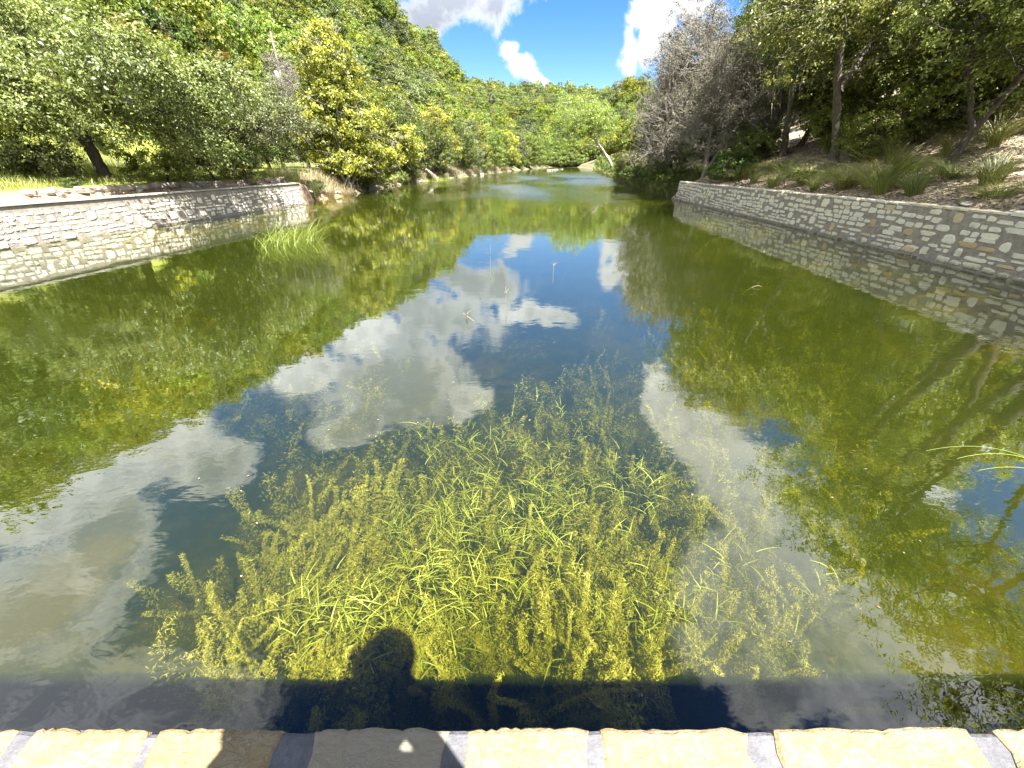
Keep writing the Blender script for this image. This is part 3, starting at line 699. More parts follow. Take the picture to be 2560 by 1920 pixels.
def blob_pts(rg, blobs, n, lo=.5, flat=.25):
    vol = np.array([b[3]*b[4]*b[5] for b in blobs])**.75; ks = rg.choice(len(blobs), n, p=vol/vol.sum()); out = []; dirs = []
    for k in ks:
        b = blobs[k]
        while True:
            d = rg.normal(size=3); d /= np.linalg.norm(d)
            if d[2] > -.55 or rg.random() < flat: break
        bump = 1+.16*math.sin(d[0]*7+k)+.14*math.sin(d[1]*8+d[2]*6+2*k)
        q = (lo+(1-lo)*rg.random()**.6)*bump
        out.append([b[0]+d[0]*b[3]*q, b[1]+d[1]*b[4]*q, b[2]+d[2]*b[5]*q]); dirs.append(d)
    return np.array(out), np.array(dirs)
def make_tree(seed, stems, blobs, nclump, lpc, leaf, mat, bark='bark', limbs=7, cr=.75, droop=0.0, up=.5, twigs=0, dead=False, lo=.5, sides=7, name='tree', crownname='crown', flat=.25, bare=0):
    """returns (trunk_mesh_object, crown_mesh_object), unparented, at origin"""
    rg = np.random.default_rng(seed); mb = MB(); att = []; attr = []
    for st in stems:
        st = np.array(st, float); n = max(8, len(st)*4)
        tq = np.linspace(0, 1, n); k = np.linspace(0, 1, len(st))
        pts = np.stack([np.interp(tq, k, st[:, i]) for i in range(3)], 1)
        for _ in range(2): pts[1:-1] = (pts[:-2]+pts[1:-1]*2+pts[2:])/4
        pts[1:-1] += rg.normal(size=(n-2, 3))*st[0, 3]*.11*np.array([1, 1, .3])
        rr = np.interp(tq, k, st[:, 3])*(1+.05*rg.normal(size=n)); rr[0] *= 1.35
        mb.tube(pts, rr, sides+2); s0 = n//2
        att += list(pts[s0:]); attr += list(rr[s0:])
        tip = pts[-1]; tr = rr[-1]
    att = np.array(att); attr = np.array(attr)
    lim_p = [att]; lim_r = [attr]
    for b in blobs:
        for k in range(limbs):
            d = rg.normal(size=3); d[2] = abs(d[2])*.6-.1; d /= np.linalg.norm(d)
            e = np.array(b[:3])+d*np.array(b[3:6])*rg.uniform(.5, .85)
            i = np.argmin(np.linalg.norm(att-e, axis=1)+rg.uniform(0, 1.0, len(att))*b[3]*.5); p0 = att[i]
            mid = (p0*.55+e*.45)+np.array([0, 0, -.08*np.linalg.norm(e-p0)])+rg.normal(size=3)*.12*np.linalg.norm(e-p0)
            pts = bez(p0, mid, e, 9); pts[1:-1] += rg.normal(size=(7, 3))*.025*np.linalg.norm(e-p0)
            r0 = min(attr[i]*.62, .03+.03*np.linalg.norm(e-p0)); rr = np.linspace(r0, .022, 9)
            mb.tube(pts, rr, 5); lim_p.append(pts[2:]); lim_r.append(rr[2:])
    lp = np.concatenate(lim_p); lr = np.concatenate(lim_r)
    C, Dn = blob_pts(rg, blobs, nclump, lo, flat)
    LV = []; LT = []; LN = []
    for c, d in zip(C, Dn):
        i = np.argmin(np.linalg.norm(lp-c, axis=1)); p0 = lp[i]; dist = np.linalg.norm(c-p0)
        if dist > .25:
            mid = (p0+c)/2+rg.normal(size=3)*.14*dist
            mb.tube(bez(p0, mid, c, 5), np.linspace(min(lr[i]*.7, .04), .010, 5), 4)
        for _ in range(twigs):
            e = c+rg.normal(size=3)*cr*.9; mb.tube(bez(c*.6+p0*.4, (c+e)/2+rg.normal(size=3)*.1, e, 4), [.014, .011, .008, .005], 3)
        if rg.random() < bare: continue
        n = int(lpc*rg.uniform(.5, 1.4)); s = cr*rg.uniform(.65, 1.25)
        # a clump is a handful of sprays, each a small flattened tuft
        ns = max(3, n//28); sc = c+rg.normal(size=(ns, 3))*s*np.array([.62, .62, .42]); kk = rg.integers(0, ns, n)
        q = sc[kk]+rg.normal(size=(n, 3))*s*np.array([.26, .26, .17]); q[:, 2] -= droop*.25*rg.random(n)*s
        LV.append(q); tt = rg.uniform(.2, .6)+rg.normal(size=ns)[kk]*.10+rg.normal(size=n)*.13; LT.append(np.clip(tt, 0, 1))
        on = q-(c-d*s*.6); on /= np.linalg.norm(on, axis=1)[:, None]+1e-9; LN.append(on)
    q = np.concatenate(LV); V, F, T = leaves(rg, q, np.concatenate(LN), leaf[0], leaf[1], np.concatenate(LT), droop, up=up)
    tk = mb.build('trunk', MAT[bark], smooth=True)
    cw = mesh(crownname, V, F, MAT[mat], None, {'tint': T})
    return tk, cw
def plant_tree(kind, x, y, parts, label, cat='tree', group=None, rz=0, sc=1, z=None, sz=None):
    e = empty(kind, (x, y, (h1(x, y)-.08) if z is None else z), rz, label, cat, group); e.scale = (sc, sc, sz or sc)
    for o in parts: o.parent = e
    return e
def copy_tree(src, x, y, rz, sc, label, group=None, sz=None, dz=-.1):
    e = src.copy(); COL.objects.link(e); e.location = (x, y, h1(x, y)+dz); e.rotation_euler = (0, 0, rz); e.scale = (sc, sc, sz or sc)
    e['label'] = label
    if group: e['group'] = group
    elif 'group' in e: del e['group']
    for c in [c for c in src.children]:
        k = c.copy(); COL.objects.link(k); k.parent = e
    return e

# --- hero trees of the left bank (coordinates relative to each base)
def left_heroes():
    t = make_tree(11, [[(0, 0, 0, .30), (-.15, 0, 1.1, .24), (-.35, .1, 2.2, .21), (-.9, .2, 3.3, .15)], [(-.25, .05, 1.8, .17), (.4, .3, 2.9, .14), (1.4, .6, 3.7, .09)]],
                  [(-1.5, 0, 4.6, 5.2, 4.6, 2.5), (3.0, .6, 3.5, 3.1, 3.2, 1.9), (-5.6, .5, 3.6, 3.2, 3.6, 2.0), (.3, -2.5, 3.0, 3.4, 1.8, 1.4), (4.6, 1.0, 2.0, 1.7, 1.8, 1.1), (4.9, -3.0, 4.0, 2.1, 2.5, 1.3), (5.2, 3.2, 4.0, 1.9, 2.4, 1.2), (-3.6, -1.6, 2.2, 2.4, 1.6, .9), (2.4, -1.8, 2.1, 2.0, 1.3, .9)],
                  440, 230, (.15, .085), 'oak_leaf', cr=.72, limbs=6, twigs=2)
    plant_tree('live_oak', -20.4, 22, t, 'big spreading live oak with a forked trunk on the ledge above the left wall')
    t = make_tree(12, [[(0, 0, 0, .17), (.5, .1, .9, .15), (1.2, .3, 1.8, .13), (2.1, .5, 2.5, .09)]],
                  [(2.2, 1.2, 3.1, 3.2, 2.8, 1.75), (-.2, 1.5, 3.3, 2.0, 2.2, 1.7)], 150, 210, (.13, .075), 'grey_oak_leaf', cr=.62, limbs=6, twigs=2)
    plant_tree('live_oak', -19.0, 29.6, t, 'smaller grey-green live oak whose dark trunk leans right beside the bright meadow gap')
    t = make_tree(13, [[(0, 0, 0, .16), (.2, 0, 2.5, .13), (.1, .3, 6, .10), (.3, .3, 10, .05)], [(0, .2, 0, .13), (1.2, 1, 2.5, .10), (2.6, 1.6, 4.6, .06)], [(.1, -.2, 0, .12), (-1., .2, 2.5, .09), (-1.6, .5, 5, .05)]],
                  [(-.1, .8, 9.3, 2.3, 2.3, 3.1), (.2, .8, 5.6, 3.6, 3.2, 2.9), (3.2, 2.2, 3.4, 2.9, 2.8, 2.3), (-2.2, .3, 3.8, 2.0, 2.0, 2.3), (1.2, -.6, 2.2, 2.6, 1.8, 1.5)],
                  300, 130, (.21, .16), 'yellow_leaf', 'pale_bark', cr=.72, limbs=5, twigs=3, up=.2)
    plant_tree('sycamore', -15.4, 40.8, t, 'tall yellow-green sycamore at the left waterline just past the end of the wall')
    # a dark leaning brushy shrub trunk and low foliage beneath the big oak
    t = make_tree(14, [[(0, 0, 0, .09), (-.3, 0, .6, .07), (-.8, 0, 1.3, .05)]], [(-.9, .2, 1.3, 1.6, 1.4, .9)], 50, 90, (.14, .07), 'grey_oak_leaf', cr=.45, limbs=5, twigs=6, bare=.35)
    plant_tree('shrub', -17.9, 26.4, t, 'half-bare brushy shrub leaning left, between the two oaks behind the left wall', 'shrub')
    t = make_tree(15, [[(0, 0, 0, .06), (.1, 0, .4, .05), (.2, 0, .8, .04)]], [(0, 0, .75, 1.9, 1.2, .75)], 45, 150, (.12, .07), 'dark_oak_leaf', cr=.42, limbs=5)
    plant_tree('shrub', -18.7, 23.6, t, 'dark shaded evergreen shrub under the right side of the big oak', 'shrub')
    t = make_tree(16, [[(0, 0, 0, .06), (.1, 0, .4, .05), (.2, 0, .9, .04)]], [(0, 0, .9, 1.7, 1.1, .85)], 50, 130, (.13, .075), 'grey_oak_leaf', cr=.45, limbs=5, twigs=2)
    plant_tree('shrub', -22.2, 20.6, t, 'grey-green shrub under the left side of the big oak', 'shrub')
    t = make_tree(17, [[(0, 0, 0, .06), (.1, 0, .5, .05), (.1, 0, 1.1, .04)]], [(0, 0, 1.1, 1.3, 1.1, 1.0)], 45, 130, (.13, .075), 'oak_leaf', cr=.45, limbs=5, twigs=2)
    plant_tree('shrub', -17.3, 28.3, t, 'leafy oak shrub just left of the leaning grey oak', 'shrub')
left_heroes()

# --- prototypes: the first placement of each uses the prototype itself
PROTO = {}
def proto(kind, key, *a, **k): PROTO[key] = [kind, make_tree(*a, **k), None]
def put(key, x, y, rz, sc, label, group=None, sz=None, cat='tree', dz=-.1):
    kind, parts, src = PROTO[key]
    if src is None:
        e = plant_tree(kind, x, y, parts, label, cat, group, rz, sc, sz=sz); PROTO[key][2] = e; return e
    e = copy_tree(src, x, y, rz, sc, label, group, sz, dz); e['category'] = cat; return e
# mid-size bank trees (about 8 m)
proto('live_oak', 'bankA', 21, [[(0, 0, 0, .2), (.2, .1, 1.6, .16), (.1, 0, 3.2, .12), (.3, 0, 5, .07)], [(0, 0, .8, .12), (-1.1, .2, 2.4, .09), (-1.8, 0, 3.6, .06)]],
      [(0, 0, 5.2, 3.3, 3.2, 2.7), (1.6, -.8, 3.0, 2.3, 2.2, 1.8), (-1.9, .3, 3.2, 2.3, 2.2, 1.9)], 170, 110, (.20, .12), 'juniper_leaf', cr=.72, limbs=5, twigs=1)
proto('juniper', 'bankB', 22, [[(0, 0, 0, .22), (.1, 0, 2, .17), (0, .1, 4.5, .11), (.1, 0, 7, .05)]],
      [(0, 0, 6.4, 2.0, 2.0, 2.3), (0, 0, 3.6, 3.0, 2.8, 2.6), (1.2, .5, 2.2, 2.2, 2.0, 1.4)], 170, 110, (.20, .09), 'grey_oak_leaf', cr=.62, limbs=6, twigs=1, up=.8)
proto('sycamore', 'bankC', 23, [[(0, 0, 0, .15), (.3, 0, 2, .12), (.2, .2, 4.5, .08), (.4, .2, 7, .04)], [(0, 0, .2, .10), (-.9, -.4, 2.2, .08), (-1.3, -.5, 4.5, .05)]],
      [(.2, 0, 6.0, 2.0, 2.0, 2.5), (-.4, -.2, 3.4, 2.8, 2.6, 2.2), (1.5, .3, 2.4, 2.0, 1.8, 1.5)], 150, 90, (.25, .18), 'yellow_leaf', 'pale_bark', cr=.70, limbs=5, twigs=2, up=.2)
proto('dead_tree', 'deadA', 24, [[(0, 0, 0, .2), (.2, 0, 2.4, .16), (.1, .2, 5, .10), (.4, .2, 8, .05)], [(0, 0, 1, .14), (1.2, .4, 3.2, .10), (1.9, .2, 5.2, .05)]],
      [(.1, 0, 6.0, 2.6, 2.5, 3.0), (.6, 0, 3.6, 3.2, 3.0, 2.4)], 230, 60, (.36, .020), 'dead_twig', 'dead_bark', cr=.62, limbs=9, twigs=7, up=0, crownname='twigs')
proto('cedar_brush', 'brushA', 25, [[(0, 0, 0, .18), (.1, 0, 2.2, .14), (.3, .2, 5.2, .09), (.2, .2, 8.5, .04)], [(0, 0, .3, .13), (-1.0, .3, 2.0, .09), (-2.2, .2, 4.0, .05)]],
      [(-.2, 0, 6.6, 2.4, 2.4, 3.0), (-.6, -.2, 3.6, 3.2, 3.0, 2.6), (-1.6, -.6, 1.8, 2.4, 2.2, 1.4)], 300, 95, (.28, .026), 'dead_twig', 'dead_bark', cr=.6, limbs=8, twigs=6, up=0, crownname='twigs')
# large oaks of the right bank (about 12 m)
proto('live_oak', 'bigA', 31, [[(0, 0, 0, .24), (-.5, 0, 1.7, .20), (-1.5, -.2, 3.6, .17), (-2.2, -.2, 6.0, .13), (-2.8, -.1, 8.6, .09)], [(-1.3, -.2, 3.3, .17), (-.2, .6, 5.0, .13), (1.2, 1.2, 7.2, .08)]],
      [(-3.4, -.3, 8.0, 3.4, 3.4, 2.7), (-.6, .6, 9.2, 3.6, 3.6, 2.8), (1.8, 1.2, 7.0, 3.0, 3.0, 2.3), (-5.0, -2.2, 5.4, 2.4, 2.1, 1.6), (-1.6, -3.2, 6.0, 2.8, 1.8, 1.7), (1.8, -2.8, 5.4, 2.6, 1.8, 1.6)], 270, 165, (.15, .085), 'dark_oak_leaf', 'patchy_bark', cr=.74, limbs=6, twigs=3)
proto('live_oak', 'bigB', 32, [[(0, 0, 0, .34), (-.9, .1, 2.6, .27), (-2.2, .3, 5.4, .2), (-3.2, .3, 8.6, .12)], [(.2, .4, 0, .28), (-.1, 1.2, 3.0, .22), (-.9, 2.2, 6.5, .15), (-1.2, 2.6, 9, .09)], [(.3, -.3, 0, .24), (.2, -1.0, 3.2, .18), (-.6, -1.8, 6.8, .12), (-1.2, -2.2, 9.2, .08)]],
      [(-3.6, .3, 10.4, 3.3, 3.6, 2.2), (-1.0, 2.4, 11.2, 3.6, 3.4, 2.2), (-1.4, -2.2, 11.2, 3.4, 3.4, 2.2), (1.6, .5, 10.8, 3.2, 3.6, 2.0)], 150, 165, (.15, .085), 'dark_oak_leaf', 'bark', cr=.74, limbs=6, twigs=2)
proto('live_oak', 'midD', 33, [[(0, 0, 0, .14), (.5, .1, 1.5, .12), (1.2, 0, 3.0, .09), (1.6, .2, 5, .05)], [(.3, 0, 1.2, .09), (-.5, .4, 3, .07), (-.9, .6, 4.6, .04)]],
      [(1.4, .2, 5.2, 2.8, 2.7, 2.0), (-1.0, .5, 4.9, 2.5, 2.4, 1.7), (.6, -.6, 3.2, 2.2, 2.1, 1.3)], 140, 150, (.14, .08), 'dark_oak_leaf', 'bark', cr=.62, limbs=6, twigs=4)
proto('shrub', 'bush', 34, [[(0, 0, 0, .05), (.1, 0, .5, .04), (.1, .1, 1.0, .03)]], [(0, 0, .9, 1.1, 1.0, .8)], 40, 110, (.13, .07), 'juniper_leaf', cr=.36, limbs=5, twigs=2)
proto('shrub', 'darkbush', 35, [[(0, 0, 0, .06), (.1, 0, .8, .05), (.1, .1, 1.6, .03)]], [(0, 0, 1.4, 1.5, 1.4, 1.2)], 60, 150, (.13, .07), 'dark_oak_leaf', cr=.45, limbs=5, twigs=2)

# --- the right bank
put('bigA', 16.6, 22.8, 0, .92, 'dark live oak with a pale trunk leaning left above the middle of the right wall')
put('bigB', 17.4, 13.2, 0, .76, 'three-stemmed tall live oak at the right edge whose dark trunks lean toward the water')
put('bigA', 18.2, 30.0, .5, .92, 'dark live oak behind the far end of the right wall')
put('bigB', 15.6, 5.6, .6, .70, 'tall live oak on the right bank nearest the dam, reflected at lower right')
put('bigB', 15.8, 9.8, .3, .70, 'tall live oak between the three-stemmed tree and the dam, mirrored at right')
put('bigB', 15.4, .5, -.4, .72, 'tall live oak beside the right end of the dam, reflected in the lower right corner')
rb = [('midD', 16.7, 17.0, 0, 1.0, 'thin dark oak leaning right across the sunlit patch near the right edge'),
      ('midD', 21.5, 19.0, 2.2, 1.35, 'bushy oak on the slope behind the thin leaning one'),
      ('midD', 20.6, 24.0, 4.0, 1.3, 'low-branched oak uphill of the pale-trunked oak'),
      ('midD', 26.0, 20.5, .8, 1.6, 'oak high on the slope at the far right'),
      ('bigA', 28.5, 33.0, 3.0, .9, 'large oak high on the right slope beyond the others'),
      ('midD', 20.0, 31.5, 5.3, 1.35, 'dark oak between the two large oaks of the right slope'),
      ('bigA', 22.0, 40.0, 2.0, .95, 'large oak uphill of the grey brush on the right bank'),
      ('bankB', 18.6, 37.5, 1.0, 1.15, 'dense grey-green juniper among the grey brush past the right wall'),
      ('bankB', 22.5, 50.0, 2.0, 1.2, 'dense juniper standing behind the grey cedar brush of the right bank'),
      ('bankB', 25.0, 62.0, 3.0, 1.15, 'dark juniper farther along the right bank')]
for k, x, y, rz, s, l in rb: put(k, x, y, rz, s, l)
put('brushA', 15.4, 40.5, 0, 1.2, 'tall grey half-dead cedar brush leaning over the water just past the right wall')
put('brushA', 16.6, 45.5, 1.0, 1.35, 'grey half-dead cedar brush, second along the right bank')
put('brushA', 14.9, 34.0, 2.2, .95, 'low grey tangled brush directly behind the end of the right wall')
put('brushA', 18.4, 53.0, 3.0, 1.2, 'grey half-dead cedar brush, farthest along the right bank')
put('bankB', 15.3, 42.6, 2.0, .78, 'small dark juniper at the right waterline in front of the grey brush')
put('bankB', 15.6, 36.8, 4.0, .62, 'low dark juniper tangled with grey brush just past the right wall')
put('bankA', 16.8, 49.5, 4.0, .8, 'round green oak at the right waterline between clumps of grey brush')
put('deadA', 18.6, 33.5, 0, 1.15, 'bare grey dead tree rising behind the end of the right wall')
put('deadA', 21.0, 36.5, 2, 1.2, 'bare grey dead tree on the slope between the oaks and the cedar brush')
for i, (x, y, s, l) in enumerate([(17.1, 21.9, .8, 'dark bush at the foot of the pale-trunked oak'), (18.2, 25.5, 1.0, 'dark bush filling the slope left of the pale trunk'),
        (19.4, 21.8, 1.1, 'dark bush uphill to the right of the pale trunk'), (16.8, 31.0, .9, 'dark bush behind the far part of the right wall'),
        (19.9, 28.0, 1.2, 'wide dark bush between the oaks on the right slope'), (20.8, 18.0, 1.1, 'dark bush at the edge of the sunlit patch near the right frame edge'),
        (20.5, 29.5, 1.5, 'tall dark bush high between the oaks of the right slope'), (23.0, 25.5, 1.7, 'broad dark bush high on the right slope'), (22.0, 21.5, 1.4, 'dark bush uphill of the thin leaning oak'), (17.3, 34.5, 1.2, 'dark bush under the bare grey tree past the right wall'), (16.4, 61.5, 1.4, 'dark rounded bush at the right waterline beyond the leaning cypress')]):
    put('darkbush', x, y, i*1.3, s, l, cat='shrub')
for i, (x, y, s, l) in enumerate([(13.95, 27.8, 1.0, 'bright leafy shrub on top of the right wall near its far end'), (14.1, 21.1, .42, 'small pale green seedling bush behind the middle of the right wall'),
        (17.0, 21.3, .6, 'small yellow-green sapling beside the pale-trunked oak'), (14.6, 38.2, .9, 'leafy shrub hanging over the water just past the right wall'),
        (15.2, 47.5, 1.0, 'pale leafy shrub at the right waterline under the grey brush'), (16.0, 56.0, 1.1, 'light green rounded shrub at the right waterline'),
        (17.4, 66.0, 1.3, 'pale green bush beside the base of the leaning cypress'), (19.8, 88.0, 1.5, 'green bush on the right bank beyond the cypress'),
        (22.5, 103.0, 1.7, 'rounded green bush far along the right bank'), (25.5, 122.0, 2.0, 'rounded green bush near the far bend on the right')]):
    put('bush', x, y, i*2.1, s, l, cat='shrub')
# leaning bald cypress at the far right of the pool
t = make_tree(41, [[(0, 0, 0, .30), (-1.6, 0, 2.4, .24), (-3.8, .2, 5.0, .19), (-6.3, .3, 7.2, .12), (-8.2, .3, 8.6, .07)], [(-3.3, .2, 4.4, .10), (-5.2, .2, 4.9, .07), (-6.8, .2, 4.2, .04)]],
              [(-7.2, .5, 8.8, 4.0, 3.6, 3.0), (-4.4, 1.0, 8.0, 3.0, 3.0, 2.6), (-9.0, .4, 6.2, 2.2, 2.4, 2.2)], 210, 130, (.34, .06), 'feather_leaf', 'pale_bark', cr=.85, limbs=6, twigs=1, droop=.9, up=.2)
plant_tree('bald_cypress', 18.0, 74, t, 'bright green feathery bald cypress with a white trunk leaning left over the far water')

# --- trees along the left bank, near to far
lb = [('bankA', -17.2, 47.0, 1.05, 'dense green oak on the left bank just behind the yellow sycamore'), ('bankB', -16.6, 52.5, .95, 'grey-green juniper on the left bank, first after the sycamore'),
      ('bankA', -16.4, 58.5, 1.1, 'full green oak over the pale rocks of the left waterline'), ('bankB', -15.8, 65.0, 1.05, 'grey-green juniper with low dark branches at the left waterline'),
      ('bankA', -13.0, 71.5, .95, 'low green oak leaning over the slab of pale rock on the left bank'), ('bankC', -12.6, 79.0, 1.15, 'yellow sycamore midway along the left bank'),
      ('bankA', -11.0, 88.0, 1.05, 'green oak on the left bank beyond the second yellow sycamore'), ('bankB', -9.5, 97.0, 1.1, 'grey-green juniper far along the left bank'),
      ('bankC', -8.0, 106.0, 1.1, 'small yellow-green sycamore far along the left bank'), ('bankA', -6.5, 117.0, 1.15, 'round green oak near the far bend on the left'),
      ('bankA', -4.2, 130.0, 1.2, 'green oak at the far bend, left side'), ('bankC', -1.5, 143.0, 1.2, 'pale yellow tree at the far bend of the river'),
      ('bankB', 2.5, 160.0, 1.3, 'dark juniper at the far bend of the river'), ('bankA', 7.0, 178.0, 1.5, 'green tree closing the view at the far bend'),
      ('deadA', -22.5, 49.0, 1.1, 'pale bare tree between the utility pole and the yellow sycamore'), ('bankB', -22.0, 42.5, .8, 'grey-green juniper behind the leaning grey oak'),
      ('bankA', -20.0, 36.5, .72, 'small green oak behind the meadow gap, left of the sycamore'), ('bankA', -27.0, 41.0, .95, 'green oak at the back of the meadow beneath the utility pole'),
      ('bankA', -24.5, 34.0, .95, 'bright green oak at the back of the meadow, behind the grey oak'), ('bankB', -33.5, 32.5, 1.0, 'grey-green juniper at the back of the left meadow'),
      ('bankA', -38.0, 25.0, 1.15, 'green oak at the back of the left meadow near the frame edge'), ('bankB', -37.5, 16.0, 1.1, 'grey-green juniper at the left frame edge behind the meadow'),
      ('bankA', -30.0, 10.0, 1.1, 'green oak left of the frame, reflected at the left edge of the water')]
for i, (k, x, y, s, l) in enumerate(lb): put(k, x, y, i*1.7, s, l)
for i, x in enumerate(np.linspace(13, 37, 11)):
    put('bush', x, 239.0+(i % 3), i*1.3, 2.6+.5*(i % 3), 'green thicket closing the far end of the pool', 'thickets at the far end of the pool', cat='shrub')
for i in range(16):
    y = 112+i*8.0; x = float(np.interp(y, YL, XL))-1.2-(i % 2)
    if i % 3 == 2: put('bankA', x-2.5, y+2, i*1.1, 1.0+.03*i, 'green tree leaning over the far left waterline', 'trees along the far left waterline')
    put('bush', x, y, i*1.3, 1.6+.07*i, 'green thicket at the far left waterline', 'thickets along the far left waterline', cat='shrub')
for i in range(12):
    y = 37+i*3.3; x = float(np.interp(y, YR, XR))+.35
    put('bush', x, y, i*2.3, .75+.05*i, 'leafy green weed clump at the right waterline below the grey brush', 'leafy clumps along the right waterline', cat='shrub')
# shore scrub on the left bank
for i, (x, y, s, l) in enumerate([(-15.6, 34.4, .55, 'low green scrub at the far end of the left wall'), (-14.9, 50.5, .9, 'green scrub at the left waterline after the sycamore'),
        (-14.6, 57.2, .8, 'small bush above the pale shore rocks on the left'), (-12.2, 74.5, 1.1, 'bush at the waterline left of the second sycamore'), (-19.3, 19.0, .28, 'little green weed growing from the low ledge by the oak trunk'),
        (-20.1, 15.6, .34, 'leafy green weed rooted in the low ledge left of the oak trunk'), (-10.0, 90.0, 1.3, 'bush at the left waterline beyond the second sycamore'), (-7.2, 104.0, 1.4, 'bush at the far left waterline')]):
    put('bush', x, y, i*1.9+.4, s, l, cat='shrub')
put('darkbush', -14.7, 44.0, .6, 1.1, 'dark tangled scrub overhanging the water under the sycamore', cat='shrub')
put('darkbush', -14.2, 61.0, 2.6, 1.0, 'dark hollow scrub above the left waterline past the pale rocks', cat='shrub')

# --- the wooded hills: individual trees near, one mass behind
proto('juniper', 'hillA', 51, [[(0, 0, 0, .2), (.1, 0, 2, .15), (0, .1, 5, .06)]], [(0, 0, 5.2, 2.6, 2.6, 2.4), (0, 0, 3.0, 3.2, 3.0, 1.9)], 75, 70, (.34, .20), 'hill_leaf', cr=.78, limbs=4, sides=4, up=.7)
proto('live_oak', 'hillB', 52, [[(0, 0, 0, .2), (.3, 0, 2, .16), (.1, .1, 4, .08)]], [(0, 0, 4.6, 3.6, 3.4, 2.2), (1.2, .6, 3.2, 2.8, 2.8, 1.6)], 80, 70, (.34, .20), 'juniper_leaf', cr=.85, limbs=4, sides=4)
proto('live_oak', 'hillC', 53, [[(0, 0, 0, .2), (-.3, 0, 2, .16), (-.1, .1, 5, .08)]], [(0, 0, 5.0, 3.2, 3.0, 2.6)], 65, 75, (.32, .18), 'grey_oak_leaf', cr=.85, limbs=4, sides=4)
proto('cedar_elm', 'hillD', 54, [[(0, 0, 0, .18), (.2, 0, 2, .14), (.1, .1, 5, .07)]], [(0, 0, 4.8, 3.0, 2.8, 2.6)], 60, 65, (.34, .22), 'orange_leaf', cr=.8, limbs=4, sides=4, twigs=1)
proto('cedar_elm', 'hillE', 55, [[(0, 0, 0, .18), (.2, 0, 2, .14), (.1, .1, 5, .07)]], [(0, 0, 5.2, 2.8, 2.8, 3.0), (.8, .3, 3.2, 2.6, 2.6, 1.8)], 65, 65, (.36, .24), 'lime_leaf', cr=.8, limbs=4, sides=4, twigs=1)
put('hillD', -31.5, 52.0, 0, 1.15, 'orange-tinged elm left of the utility pole at the foot of the hill')
put('hillD', -36.0, 47.0, 2, 1.0, 'second orange-tinged elm at the foot of the hill, farther left')
LBL = {'hillA': ('bright green juniper on the wooded hillside', 'junipers on the wooded hillsides'), 'hillB': ('round green oak on the wooded hillside', 'green oaks on the wooded hillsides'),
       'hillC': ('grey-green oak on the wooded hillside', 'grey-green oaks on the wooded hillsides'), 'hillE': ('pale yellow-green elm on the wooded hillside', 'yellow-green elms on the wooded hillsides')}
def zone(x, y):
    if x > np.interp(y, YR, XR) and y < 238: return ' of the right bank', ' of the right bank'
    r_ = math.hypot(x, y); q = h1(x, y); w = 'above the left meadow' if y < 60 else ('above the left bank' if y < 150 else 'near the far bend')
    u_ = 'low on the slope' if q < 12 else ('halfway up the slope' if q < 30 else 'high toward the ridge')
    return ', %s %s' % (u_, w), ' %s %s' % (u_, w)
